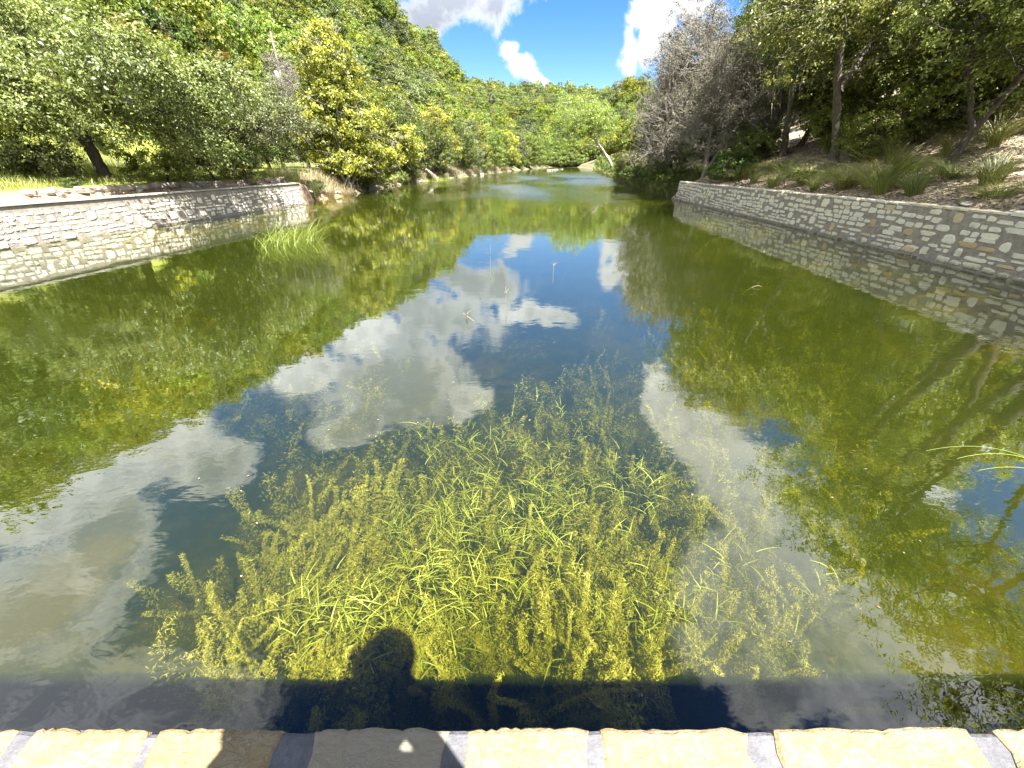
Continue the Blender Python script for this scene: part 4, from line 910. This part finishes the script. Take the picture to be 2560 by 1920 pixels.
def hills():
    rg = np.random.default_rng(77); pts = []; sp = 6.6
    gx, gy = np.meshgrid(np.arange(-230, 200, sp), np.arange(-6, 430, sp)); gx = gx.ravel()+rg.uniform(-.42, .42, gx.size)*sp; gy = gy.ravel()+rg.uniform(-.42, .42, gy.size)*sp
    xl = np.interp(gy, YL, XL); xr = np.interp(gy, YR, XR); ye = np.maximum(gy-238, 0)
    d = np.maximum(np.maximum(xl-gx, gx-xr), 0); d = np.where(ye > 0, np.hypot(d, ye), d); left = gx < xl
    az = np.degrees(np.arctan2(gx, gy)); r = np.hypot(gx, gy); rr = np.interp(az, AZ, RD)
    mn = np.where(left & (gy < 34), 22, np.where(left & (gy < 60), 18.5, np.where(left, 7.5, np.where(gy > 238, 2., np.where(gy < 60, 16, 9)))))
    ok = (d > mn) & (r < rr*1.06+4) & (np.abs(az) < 78) & ~((gx > 0) & (r < 46))
    # the mass of the right hill is screened by the bank trees: thin it
    ok &= ~((az > 30) & (r > 75)) & ~((az > 16) & (r > 200))
    gx, gy, r = gx[ok], gy[ok], r[ok]; o = np.argsort(r); gx, gy, r = gx[o], gy[o], r[o]
    nI = 290; pick = rg.choice(['hillA', 'hillB', 'hillC', 'hillE'], len(gx), p=[.40, .27, .20, .13]); sc = rg.uniform(.72, 1.38, len(gx))*np.where(r > 150, 1.15, 1)
    for i in range(min(nI, len(gx))):
        k = pick[i]; l, g = LBL[k]; za, zb = zone(gx[i], gy[i]); l = l+za; g = g+zb; put(k, gx[i], gy[i], rg.uniform(0, 6.28), sc[i], l, g, sz=sc[i]*rg.uniform(.85, 1.15))
    # the rest: one woodland object, every tree of it instanced by geometry nodes
    gx, gy, sc, pick = gx[nI:], gy[nI:], sc[nI:], pick[nI:]
    if not len(gx): return
    gz = hgt(gx, gy)-.2; n = len(gx)
    me = bpy.data.meshes.new('woodland'); me.from_pydata(np.stack([gx, gy, gz], 1).tolist(), [], [])
    a = me.attributes.new('sc', 'FLOAT', 'POINT'); a.data.foreach_set('value', sc.astype(np.float32))
    a = me.attributes.new('rz', 'FLOAT', 'POINT'); a.data.foreach_set('value', rg.uniform(0, 6.28, n).astype(np.float32))
    a = me.attributes.new('pk', 'INT', 'POINT'); a.data.foreach_set('value', np.array([{'hillA': 0, 'hillB': 1, 'hillC': 2, 'hillE': 3}[k] for k in pick], dtype=np.int32))
    w = bpy.data.objects.new('woodland', me); COL.objects.link(w)
    tag(w, 'dense green woodland covering the far hills and ridge line', 'woodland', kind='stuff')
    ng = bpy.data.node_groups.new('woodland_scatter', 'GeometryNodeTree')
    ng.interface.new_socket('Geometry', in_out='INPUT', socket_type='NodeSocketGeometry'); ng.interface.new_socket('Geometry', in_out='OUTPUT', socket_type='NodeSocketGeometry')
    N = ng.nodes; Lk = ng.links.new; gi = N.new('NodeGroupInput'); go = N.new('NodeGroupOutput'); jn = N.new('GeometryNodeJoinGeometry')
    pkn = N.new('GeometryNodeInputNamedAttribute'); pkn.data_type = 'INT'; pkn.inputs[0].default_value = 'pk'
    scn = N.new('GeometryNodeInputNamedAttribute'); scn.data_type = 'FLOAT'; scn.inputs[0].default_value = 'sc'
    rzn = N.new('GeometryNodeInputNamedAttribute'); rzn.data_type = 'FLOAT'; rzn.inputs[0].default_value = 'rz'
    rot = N.new('ShaderNodeCombineXYZ'); Lk(rzn.outputs[0], rot.inputs[2])
    for idx, key in enumerate(('hillA', 'hillB', 'hillC', 'hillE')):
        cmp_ = N.new('FunctionNodeCompare'); cmp_.data_type = 'INT'; cmp_.operation = 'EQUAL'; Lk(pkn.outputs[0], cmp_.inputs[2]); cmp_.inputs[3].default_value = idx
        for part in PROTO[key][1]:
            oi = N.new('GeometryNodeObjectInfo'); q = bpy.data.objects.new(part.name, part.data); oi.inputs['Object'].default_value = q; oi.inputs['As Instance'].default_value = True
            ip = N.new('GeometryNodeInstanceOnPoints'); Lk(gi.outputs[0], ip.inputs['Points']); Lk(cmp_.outputs[0], ip.inputs['Selection']); Lk(oi.outputs['Geometry'], ip.inputs['Instance'])
            Lk(rot.outputs[0], ip.inputs['Rotation']); Lk(scn.outputs[0], ip.inputs['Scale']); Lk(ip.outputs[0], jn.inputs[0])
    Lk(jn.outputs[0], go.inputs[0]); w.modifiers.new('scatter', 'NODES').node_group = ng
    print('hill trees', nI, 'woodland', n)
hills()

# ------------------------------------------------------------------ grasses and reeds
def blades(rg, P, H, Wd, lean, dirs=None, segs=3, tint=None, curl=1.0, zfloor=None):
    n = len(P); H = np.broadcast_to(H, n); lean = np.broadcast_to(lean, n)
    a = rg.uniform(0, 6.283, n) if dirs is None else dirs
    dv = np.stack([np.cos(a), np.sin(a), np.zeros(n)], 1); b = a+math.pi/2+rg.normal(size=n)*.5; sv = np.stack([np.cos(b), np.sin(b), np.zeros(n)], 1)
    rows = []
    for k in range(segs+1):
        q = k/segs; c = P+dv*(lean*H*q**(1+curl))[:, None]+np.array([0, 0, 1])*(H*(q-.28*np.minimum(lean, 1.6)*q**3))[:, None]
        w = Wd*(1-q*.92)*(.6+.8*q if k < segs else .6); rows.append(c-sv*w/2); rows.append(c+sv*w/2)
    V = np.stack(rows, 1).reshape(-1, 3); m = 2*(segs+1); o = (np.arange(n)*m)[:, None, None]
    F = np.array([[2*k, 2*k+1, 2*k+3, 2*k+2] for k in range(segs)])[None]+o
    tint = rg.uniform(0, 1, n) if tint is None else tint
    return V, F.reshape(-1, 4), np.repeat(tint, m)
def tuft(name, seed, n, rad, H, W_, lean, mat, **kw):
    rg = np.random.default_rng(seed); a = rg.uniform(0, 6.283, n); q = rad*np.sqrt(rg.random(n)); P = np.stack([np.cos(a)*q, np.sin(a)*q, np.zeros(n)], 1)
    V, F, T = blades(rg, P, H*rg.uniform(.6, 1.15, n), W_, lean*rg.uniform(.3, 1.3, n), dirs=a+rg.normal(size=n)*.5, **kw)
    return mesh(name, V, F, MAT[mat], None, {'tint': T})
def grasses():
    rg = np.random.default_rng(5)
    gv = [tuft('grass_tussock', 1, 420, .14, .62, .011, .9, 'grass_blade', segs=4), tuft('grass_tussock', 5, 620, .22, .50, .009, 1.9, 'grass_blade', segs=5), tuft('grass_tussock', 6, 260, .10, .72, .010, 1.2, 'grass_blade', segs=5)]
    spots = [(13.6, 22.4, 1.0, 'green grass tussock behind the wall, left of the pale-trunked oak'), (14.4, 21.1, 1.15, 'tall spiky grass tussock just left of the pale oak trunk'), (15.2, 21.0, .9, 'bright yellow-green grass tussock at the foot of the pale oak trunk'),
             (14.0, 18.2, 1.1, 'drooping grass tussock behind the middle of the right wall'), (14.2, 16.6, 1.5, 'largest drooping grass tussock on the right slope behind the wall'), (14.6, 17.2, 1.2, 'grass tussock just uphill of the largest one'), (13.75, 16.0, .8, 'small bright grass tussock right behind the right wall'),
             (16.0, 17.9, 1.3, 'long-leaved grass tussock at the foot of the thin leaning oak'), (17.4, 17.9, 1.2, 'grass tussock uphill of the thin leaning oak'), (15.0, 13.6, 1.0, 'shaded grass tussock near the right frame edge'), (14.1, 12.4, .9, 'shaded grass tussock closest to the right frame edge'),
             (13.55, 19.3, .9, 'grass tussock at the wall edge below the pale-trunked oak'), (13.9, 14.8, 1.0, 'grass tussock just behind the wall, between the largest one and the frame edge'), (15.6, 15.6, 1.2, 'grass tussock uphill between the largest one and the frame edge'), (16.6, 19.6, 1.1, 'grass tussock on the slope between the two oaks'), (14.9, 23.6, 1.1, 'grass tussock behind the wall, left of the pale trunk, farther off'), (15.6, 25.9, 1.3, 'grass tussock on the slope above the leafy shrub'), (18.3, 17.2, 1.2, 'grass tussock in the sunlit patch high at right'), (14.2, 27.0, 1.3, 'grass tussock beside the leafy shrub at the far end of the right wall'), (14.0, 30.0, 1.4, 'grass tussock behind the far end of the right wall'), (13.7, 24.8, 1.0, 'grass tussock behind the wall between the leafy shrub and the oak')]
    for i, (x, y, s, l) in enumerate(spots):
        g0 = gv[i % 3]; o = g0 if i < 3 else g0.copy()
        if i >= 3: COL.objects.link(o)
        o.location = (x, y, h1(x, y)-.02); o.rotation_euler = (.12*math.sin(i*3), -.25, i*1.1 if i % 3 else 0); o.scale = (s*1.6*(1+.2*math.sin(i*5)), s*1.6, s*1.3*(1+.25*math.sin(i*2.3)))
        tag(o, l, 'grass', 'grass tussocks on the right slope')
    # left end of the wall: tall reeds / switchgrass
    r0 = tuft('reed_clump', 2, 520, .45, 1.5, .016, .55, 'grass_blade', segs=4)
    for i, (x, y, s, l) in enumerate([(-16.0, 31.8, 1.0, 'tall green switchgrass clump behind the far end of the left wall'), (-15.5, 33.3, .85, 'tall grass clump drooping to the water at the end of the left wall'), (-17.3, 31.8, .8, 'tall grass clump beside the meadow gap')]):
        o = r0 if i == 0 else r0.copy()
        if i: COL.objects.link(o)
        o.location = (x, y, h1(x, y)-.02); o.rotation_euler = (0, 0, i*2.1); o.scale = (s,)*3; tag(o, l, 'grass')
    s0 = tuft('dry_grass_clump', 3, 420, .4, 1.1, .018, .9, 'straw_blade', segs=4)
    for i, (x, y, s, l) in enumerate([(-15.0, 35.2, .9, 'straw-coloured dry grass drooping over the water beside the left wall end'), (-14.4, 37.6, .9, 'dry grass drooping under the left edge of the sycamore'), (-14.8, 54.0, 1.2, 'pale dry grass clump on the left rocks past the sycamore'), (-14.3, 58.8, 1.1, 'pale dry grass clump farther along the left rocks'), (-14.2, 62.8, 1.2, 'pale dry grass fringe near the leaning rock slab'), (17.0, 62.5, 1.1, 'brown dry seed stalks by the base of the leaning cypress'), (16.4, 58.0, 1.0, 'brown dry grass clump on the right bank before the cypress')]):
        o = s0 if i == 0 else s0.copy()
        if i: COL.objects.link(o)
        o.location = (x, y, h1(x, y)-.02); o.rotation_euler = (0, 0, i*2.1); o.scale = (s,)*3; tag(o, l, 'grass')
    # meadow: uncountable
    n = 75000; x = rg.uniform(-40, -16.5, n); y = rg.uniform(8, 36, n); d = np.interp(y, YL, XL)-x; ok = (d > 2.7)&(d < 23); x, y, d = x[ok], y[ok], d[ok]
    P = np.stack([x, y, hgt(x, y)-.02], 1); V, F, T = blades(rg, P, rg.uniform(.25, .6, len(x))*np.where(d < 5, .75, 1), .022, .5, segs=2)
    T = np.clip(T*.8+.12*fbm(x, y, .7, 4).repeat(6)+.1, 0, 1); tag(mesh('meadow_grass', V, F, MAT['meadow_blade'], None, {'tint': T}), 'bright yellow-green tall grass of the meadow behind the left wall', 'grass', kind='stuff')
    # rank green growth hanging over the right bank past the wall
    n = 42000; y = 35+rg.random(n)**1.3*120; xr = np.interp(y, YR, XR); off = rg.uniform(-.35, 2.6, n)*(1+y/120); x = xr+off; z = np.maximum(hgt(x, y), .05)-.03
    P = np.stack([x, y, z], 1); sc = 1+y/90; V, F, T = blades(rg, P, rg.uniform(.45, 1.15, n)*sc*.8, .022*1.5, .8, dirs=math.pi+rg.normal(size=n)*1.1, segs=3)
    tag(mesh('bank_grass', V, F, MAT['grass_blade'], None, {'tint': T}), 'rank green grass and weeds overhanging the right waterline past the wall', 'grass', kind='stuff')
    n = 30000; y = 33.5+rg.random(n)**1.2*110; xl = np.interp(y, YL, XL); x = xl-rg.uniform(.2, 3.5, n); P = np.stack([x, y, hgt(x, y)-.03], 1)
    V, F, T = blades(rg, P, rg.uniform(.25, .8, n)*(1+y/110), .03, .7, segs=2); tag(mesh('shore_grass', V, F, MAT['straw_blade'], None, {'tint': T}), 'pale mixed dry grass along the left shore under the trees', 'grass', kind='stuff')
    n = 9000; x = rg.uniform(-23, -15, n); y = rg.uniform(8, 33, n); d = np.interp(y, YL, XL)-x; ok = (d > .6)&(d < 2.4)&(fbm(x, y, 1.3, 8) > .05); x, y = x[ok], y[ok]
    P = np.stack([x, y, hgt(x, y)-.01], 1); V, F, T = blades(rg, P, rg.uniform(.06, .2, len(x)), .012, .7, segs=2); tag(mesh('path_grass', V, F, MAT['grass_blade'], None, {'tint': T}), 'short sparse grass on the dirt strip between the left wall and the ledge', 'grass', kind='stuff')
    n = 14000; x = rg.uniform(13.3, 34, n); y = rg.uniform(8, 44, n); ok = fbm(x, y, .8, 21) > .12; x, y = x[ok], y[ok]
    P = np.stack([x, y, hgt(x, y)-.01], 1); V, F, T = blades(rg, P, rg.uniform(.10, .34, len(x)), .014, .9, segs=2); tag(mesh('slope_grass', V, F, MAT['grass_blade'], None, {'tint': T}), 'thin patchy grass over the shaded right slope', 'grass', kind='stuff')
    n = 26000; x = rg.uniform(13.3, 34, n); y = rg.uniform(8, 44, n); ok = fbm(x, y, .6, 23) > .0; x, y = x[ok], y[ok]
    P = np.stack([x, y, hgt(x, y)-.01], 1); V, F, T = blades(rg, P, rg.uniform(.08, .28, len(x)), .014, 1.3, segs=2); tag(mesh('dry_slope_grass', V, F, MAT['straw_blade'], None, {'tint': T}), 'pale dry grass lying over the right slope', 'grass', kind='stuff')
    # leaf litter and twigs on the right slope
    n = 60000; x = rg.uniform(13.0, 32, n); y = rg.uniform(6, 40, n); C = np.stack([x, y, hgt(x, y)+rg.uniform(.004, .03, n)], 1)
    V, F, T = leaves(rg, C, np.tile([0, 0, 1.5], (n, 1)), .12, .055, np.clip(rg.normal(.45, .28, n), 0, 1), up=1.2); tag(mesh('leaf_litter', V, F, MAT['litter_leaf'], None, {'tint': T}), 'brown leaf litter and chips covering the right slope', 'leaf litter', kind='stuff')
    # emergent grass patch in front of the left wall
    n = 420; a = rg.uniform(0, 6.283, n); q = np.sqrt(rg.random(n)); P = np.stack([-8.25+np.cos(a)*q*1.05+.0*q, 14.9+np.sin(a)*q*1.5, np.full(n, -.25)], 1)
    V, F, T = blades(rg, P, rg.uniform(.6, 1.35, n), .017, rg.uniform(.4, 1.5, n), dirs=rg.normal(size=n)*.9+.2, segs=6, curl=.8)
    tag(mesh('water_grass', V, F, MAT['reed_blade'], None, {'tint': T}), 'bright green patch of arching grass standing in the water before the left wall', 'water grass')
    # sparse reeds at the far waterlines
    n = 260; y = rg.uniform(64, 72, n); P = np.stack([np.interp(y, YL, XL)+rg.uniform(.3, 2.8, n), y, np.full(n, -.1)], 1)
    V, F, T = blades(rg, P, rg.uniform(.4, .95, n), .03, .15, segs=2); tag(mesh('reeds', V, F, MAT['reed_blade'], None, {'tint': T}), 'thin line of pale reeds standing in the far left shallows', 'reeds', kind='stuff')
grasses()

# thin things standing out of the near water, one by one
def stems():
    S_ = [('reed', [(-.14, 7.9, -.3), (-.12, 7.8, .12), (-.13, 7.78, .40)], .007, 'dry upright reed stem with a wilted brown leaf in the middle of the pool'),
          ('reed', [(-.62, 11.2, -.3), (-.62, 11.2, .1), (-.60, 11.2, .62)], .006, 'thin dry reed stem farther out, left of the middle'),
          ('reed', [(1.12, 10.6, -.3), (1.12, 10.6, .05), (1.13, 10.6, .30)], .006, 'short thin reed stem out toward the willow reflection'),
          ('reed', [(-.72, 6.95, -.03), (-.82, 7.0, .02), (-.95, 7.15, .06)], .005, 'dry reed stem lying at a slant on the surface near the middle'),
          ('reed', [(5.6, 9.2, -.2), (5.75, 9.1, .12), (5.95, 9.1, .02)], .006, 'bent reed stem hooked over the water on the right half of the pool')]
    for nme, p, r, l in S_:
        e = empty(nme, (p[0][0], p[0][1], 0), label=l, cat='reed'); q = np.array(p)-np.array([p[0][0], p[0][1], 0])
        MB().tube(bez(q[0], q[1], q[2], 8), np.linspace(r, r*.5, 8), 5, a=.9).build('stem', MAT['straw_blade'], e)
        c = q[1]*.6+q[2]*.4; rg = np.random.default_rng(int(r*1e5)+len(l)); V, F, T = blades(rg, np.tile(c, (3, 1)), .14, .016, 1.4, segs=4); mesh('leaf', V, F, MAT['straw_blade'], e, {'tint': T})
    rg = np.random.default_rng(61)
    for k, (p0, p1, p2) in enumerate([((5.5, 2.95, -.12), (4.9, 3.12, .20), (4.25, 3.08, .03)), ((5.5, 2.85, -.12), (4.95, 2.98, .22), (4.42, 2.94, .05)), ((5.4, 2.7, -.12), (4.95, 2.82, .16), (4.5, 2.80, .02))]):
        e = empty('reed_grass', (p0[0], p0[1], 0), label=['longest pale grass blade arching out of the water at the right edge', 'pale grass blade arching just below the longest one at the right edge', 'lowest pale grass blade arching at the right edge of the water'][k], cat='grass')
        q = np.array([p0, p1, p2])-np.array([p0[0], p0[1], 0]); MB().tube(bez(*q, 12), np.linspace(.0028, .0012, 12), 4, a=.35).build('blade', MAT['reed_blade'], e)
stems()

# ------------------------------------------------------------------ submerged weed beds
def weeds():
    rg = np.random.default_rng(9)
    # plumes of feathery golden weed
    beds = [(-2.0, 1.6, .55, .4, 26, -.5), (-2.3, 2.5, .9, .6, 26, -.7), (-1.4, 2.6, .8, .5, 22, -.5), (2.1, 1.75, .5, .4, 16, -.6), (-.1, 1.35, .9, .28, 26, -.28), (.75, 1.4, .5, .35, 16, -.35), (-1.45, 1.55, .75, .5, 26, -.5), (-.9, 2.2, 1.1, .6, 30, -.55), (.35, 2.1, .9, .6, 30, -.5), (1.2, 2.1, .6, .6, 20, -.6), (.0, 3.3, 1.6, .8, 36, -.6),
            (1.4, 3.6, 1.0, .9, 26, -.7), (1.0, 5.2, 1.2, 1.4, 30, -.6), (-1.9, 3.2, .9, .8, 20, -.75), (3.0, 3.2, 1.3, .8, 26, -.7), (3.4, 5.4, 1.8, 1.8, 34, -.7), (4.6, 8.4, 2.6, 2.4, 34, -.6), (-4.8, 6.5, 2.6, 1.6, 34, -.65), (-6.5, 9.5, 2.8, 2.0, 34, -.6), (-3.4, 5.0, 1.2, .9, 16, -.7), (6.3, 5.2, 1.6, 1.4, 22, -.7)]
    beds = [(a, b, c*1.15, d*1.2, int(e*(1.7 if b < 3.5 else 1.4)), f-.10) for a, b, c, d, e, f in beds]+[(-.6, 2.2, 2.4, 1.0, 90, -.95), (.6, 4.2, 2.6, 1.6, 90, -.95), (2.2, 2.6, 1.6, .9, 40, -.9)]
    C = []; T = []; N = []
    for (cx, cy_, rx, ry, n, zt) in beds:
        for _ in range(n):
            a = rg.uniform(0, 6.283); q = math.sqrt(rg.random()); x = cx+math.cos(a)*q*rx; y = cy_+math.sin(a)*q*ry
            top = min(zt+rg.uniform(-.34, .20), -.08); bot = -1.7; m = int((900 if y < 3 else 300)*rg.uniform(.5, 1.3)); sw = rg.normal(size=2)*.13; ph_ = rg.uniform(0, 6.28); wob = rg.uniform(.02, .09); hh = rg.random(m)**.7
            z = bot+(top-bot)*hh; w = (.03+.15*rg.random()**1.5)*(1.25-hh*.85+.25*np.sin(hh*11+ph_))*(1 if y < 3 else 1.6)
            sway = np.stack([sw[0]*hh**2*2+wob*np.sin(hh*7+ph_), (.12+sw[1])*hh**2*2+wob*np.cos(hh*6+ph_)], 1)
            # side branchlets: offsets concentrated on whorls
            an = rg.integers(0, 9, m)*2.39+np.floor(hh*26)*.7; rad = w*rg.random(m)**.6
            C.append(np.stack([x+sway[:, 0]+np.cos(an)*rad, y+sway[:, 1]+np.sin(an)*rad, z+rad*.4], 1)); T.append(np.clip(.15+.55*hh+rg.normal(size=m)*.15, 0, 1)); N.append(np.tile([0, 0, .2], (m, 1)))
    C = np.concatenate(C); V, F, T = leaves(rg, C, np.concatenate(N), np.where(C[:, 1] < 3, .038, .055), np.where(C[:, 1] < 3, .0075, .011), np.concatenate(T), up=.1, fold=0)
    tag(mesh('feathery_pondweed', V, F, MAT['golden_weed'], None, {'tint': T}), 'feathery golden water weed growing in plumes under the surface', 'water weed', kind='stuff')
    # leafy pondweed: arching lance leaves on stems, tops near the surface
    P = []; H = []; 
    for (cx, cy_, rx, ry, n, zt) in [(-.75, 1.75, .65, .40, 60, -.3), (-1.5, 1.7, .35, .22, 18, -.28), (-.35, 2.35, .9, .5, 90, -.35), (-.1, 3.0, .8, .7, 80, -.4), (.75, 3.0, .9, .6, 50, -.4), (-.9, 2.9, .6, .5, 36, -.45), (.8, 1.8, .9, .35, 26, -.4), (.4, 4.2, .7, .7, 24, -.35), (-.7, 3.9, .5, .5, 22, -.4), (2.0, 2.1, .7, .5, 14, -.45)]:
        for _ in range(n):
            a = rg.uniform(0, 6.283); q = math.sqrt(rg.random()); x = cx+math.cos(a)*q*rx; y = cy_+math.sin(a)*q*ry; top = zt+rg.uniform(-.3, .12)
            for k in range(rg.integers(4, 8)): P.append((x+rg.normal()*.03, y+rg.normal()*.03, top-k*.045)); H.append(rg.uniform(.05, .125))
    P = np.array(P); V, F, T = blades(rg, P, np.array(H), .0135, rg.uniform(.7, 2.4, len(P)), segs=4, curl=.3, tint=np.clip(rg.normal(.45, .28, len(P))+.5*(P[:, 2]+.5), 0, 1))
    tag(mesh('leafy_pondweed', V, F, MAT['pond_leaf'], None, {'tint': T}), 'lance-leaved bright green pondweed arching just under the surface', 'water weed', kind='stuff')
    # bottom-hugging weed farther out
    n = 60000; y = 5.5+rg.random(n)**1.2*31; xl = np.interp(y, YL, XL); xr = np.interp(y, YR, XR); x = xl+(xr-xl)*rg.uniform(.03, .97, n); ok = fbm(x, y, .55, 31) > .15; x, y = x[ok], y[ok]
    C = np.stack([x, y, hgt(x, y)+rg.random(len(x))*.5], 1); C[:, 2] = np.minimum(C[:, 2], -.12)
    V, F, T = leaves(rg, C, np.tile([0, 0, .6], (len(x), 1)), .07+.006*np.minimum(y, 30), .022, np.clip(.3+.35*fbm(x, y, .4, 33)+rg.normal(size=len(x))*.12, 0, 1)); tag(mesh('bottom_weed', V, F, MAT['golden_weed'], None, {'tint': T}), 'brown-gold weed matting the river bed across the pool', 'water weed', kind='stuff')
weeds()

def flotsam():
    rg = np.random.default_rng(88); n = 170; x = np.concatenate([rg.uniform(-3, 4, 60), 12.1-rg.exponential(.8, 60), rg.uniform(-12, 9, 50)]); y = np.concatenate([rg.uniform(.9, 5, 60), rg.uniform(6, 30, 60), rg.uniform(4, 22, 50)])
    C = np.stack([x, y, np.full(n, .006)], 1); nm = np.tile([0, 0, 30.], (n, 1))
    V, F, T = leaves(rg, C, nm, .020+.0016*y, .011+.0008*y, rg.uniform(.2, .75, n), fold=0); V[:, 2] = .004+.002*rg.random(len(V))
    tag(mesh('floating_leaves', V, F, MAT['litter_leaf'], None, {'tint': T}), 'tiny pale leaf scraps floating on the pool', 'floating leaves', kind='stuff')
flotsam()

# ------------------------------------------------------------------ rocks
def rock_mesh(seed, flat=.6, n=14):
    rg = np.random.default_rng(seed); bm = bmesh.new(); bmesh.ops.create_icosphere(bm, subdivisions=3, radius=.5)
    pl = rg.normal(size=(n, 3)); pl /= np.linalg.norm(pl, axis=1)[:, None]; dd = rg.uniform(.30, .46, n)
    for v_ in bm.verts:
        p = np.array(v_.co)
        for q, d_ in zip(pl, dd):
            s = p@q-d_
            if s > 0: p = p-q*s*.93
        p = p*(1+.03*math.sin(p[0]*19+seed)*math.sin(p[1]*17)); v_.co = (p[0]*1.3, p[1], p[2]*flat*1.3)
    me = bpy.data.meshes.new('shore_rock'); bm.to_mesh(me); bm.free(); me.materials.append(MAT['shore_rock']); return me
def rocks():
    rg = np.random.default_rng(15); M_ = [rock_mesh(k, f) for k, f in ((1, .6), (2, .45), (3, .8), (4, .35))]
    y = 36.5
    while y < 128:
        xl = np.interp(y, YL, XL); x = xl-rg.uniform(-.15, .75)*(1+y/120); s = rg.uniform(.2, .7)*(.5+y/130)
        o = bpy.data.objects.new('shore_rock', M_[rg.integers(4)]); COL.objects.link(o)
        o.location = (x, y, max(h1(x, y), -.05)+.08*s); o.rotation_euler = (rg.uniform(-.3, .3), rg.uniform(-.3, .3), rg.uniform(0, 6.28)); o.scale = (s, s, s*rg.uniform(.7, 1.2))
        tag(o, 'pale limestone rock at the left waterline', 'rock', 'pale rocks along the left waterline'); y += rg.uniform(.35, .95)*(.6+y/60)
    o = bpy.data.objects.new('rock_slab', M_[3]); COL.objects.link(o); o.location = (-12.6, 68.5, .7); o.scale = (2.4, 3.2, 2.2); o.rotation_euler = (.1, .75, .5); tag(o, 'large pale tilted rock slab at the left waterline under the far oaks', 'rock')
    for i, (x, y, s, l) in enumerate([(14.6, 19.9, .45, 'grey rock behind the middle of the right wall'), (13.55, 20.6, .35, 'small dark rock on the ground beside the right wall'), (17.2, 19.8, .4, 'small pale rock on the slope right of the pale-trunked oak'), (13.5, 12.6, .5, 'flat cream rock lying on the edge of the right wall near the frame edge'), (-15.5, 33.0, .7, 'pale rock at the water beside the end of the left wall')]):
        o = bpy.data.objects.new('rock', M_[i % 4]); COL.objects.link(o); o.location = (x, y, h1(x, y)+.06*s); o.scale = (s, s*.8, s*.6); o.rotation_euler = (0, .1, i*1.3); tag(o, l, 'rock')
    for i, x in enumerate(np.linspace(14, 33, 14)):
        y = 222+rg.uniform(-4, 4)
    for i in range(10):
        x = 22+i*1.7+rg.uniform(-.5, .5); y = 190+i*1.2; o = bpy.data.objects.new('shore_rock', M_[i % 4]); COL.objects.link(o); o.location = (x*.55, 150+i*3, .1); s = rg.uniform(.5, 1.1); o.scale = (s, s, s*.7); tag(o, 'rock in the shallows at the far bend', 'rock', 'rocks at the far bend of the river')
rocks()
# fallen branches on the right slope
def branches():
    for i, (x, y, a, L, l) in enumerate([(13.6, 20.9, .6, .8, 'short grey fallen branch behind the middle of the right wall'), (15.6, 19.0, 2.3, 1.6, 'thin fallen branch across the slope below the thin leaning oak'), (18.5, 20.8, .3, 2.2, 'long pale fallen branch high on the right slope')]):
        rg = np.random.default_rng(i+70); q = np.linspace(0, 1, 8); xs = x+np.cos(a)*q*L; ys = y+np.sin(a)*q*L; zs = hgt(xs, ys)+.06+.05*np.sin(q*5)
        b = MB().tube(np.stack([xs, ys, zs], 1)-np.array([x, y, 0]), np.linspace(.035, .012, 8), 5); m_ = 4
        b.tube(np.array([[xs[m_]-x, ys[m_]-y, zs[m_]], [xs[m_]-x+.15, ys[m_]-y+.2, zs[m_]+.15], [xs[m_]-x+.2, ys[m_]-y+.45, zs[m_]+.2]]), [.018, .012, .006], 4)
        o = b.build('fallen_branch', MAT['dead_bark']); o.location = (x, y, 0); tag(o, l, 'branch')
branches()

# ------------------------------------------------------------------ utility line
def utility():
    x, y = -31.3, 66.0; z = h1(x, y); top = 17.2
    p = empty('utility_pole', (x, y, z-.3), label='weathered wooden utility pole with a grey transformer at the foot of the left hill', cat='utility pole')
    h = top-z+.3
    MB().tube([(0, 0, 0), (.02, 0, h*.5), (0, 0, h)], [.20, .17, .14], 10).build('pole', MAT['wood_pole'], p, True)
    MB().box((0, 0, h-1.0), (1.1, .12, .12), .5).build('crossarm', MAT['wood_pole'], p)
    MB().tube([(-.45, -.1, h-4.9), (-.45, -.1, h-4.8), (-.45, -.1, h-4.1), (-.45, -.1, h-4.0)], [.20, .27, .27, .16], 12).build('transformer', MAT['transformer_grey'], p)
    MB().tube([(0, 0, h-1.6), (-1.2, 0, h-3.2)], [.05, .05], 5).build('brace', MAT['wood_pole'], p)
    for i, (dz, l) in enumerate([(-.1, 'uppermost power line running from the utility pole across the valley'), (-1.0, 'middle power line running from the utility pole across the valley'), (-2.1, 'lowest power line running from the utility pole across the valley')]):
        a = np.array([x+.3*i, y, top+dz]); b = np.array([34.0, 165.0, 24.5+dz]); q = np.linspace(0, 1, 40)[:, None]; P = a*(1-q)+b*q; P[:, 2] -= 4*q[:, 0]*(1-q[:, 0])*3.6
        o = MB().tube(P-a, .022, 4).build('power_line', MAT['wire_metal']); o.location = a; tag(o, l, 'power line')
    a = np.array([x, y, top-4.6]); b = np.array([-78.0, 52.0, 17.5]); q = np.linspace(0, 1, 24)[:, None]; P = a*(1-q)+b*q; P[:, 2] -= 4*q[:, 0]*(1-q[:, 0])*.8
    o = MB().tube(P-a, .02, 4).build('power_line', MAT['wire_metal']); o.location = a; tag(o, 'power line leaving the utility pole to the left', 'power line')
utility()
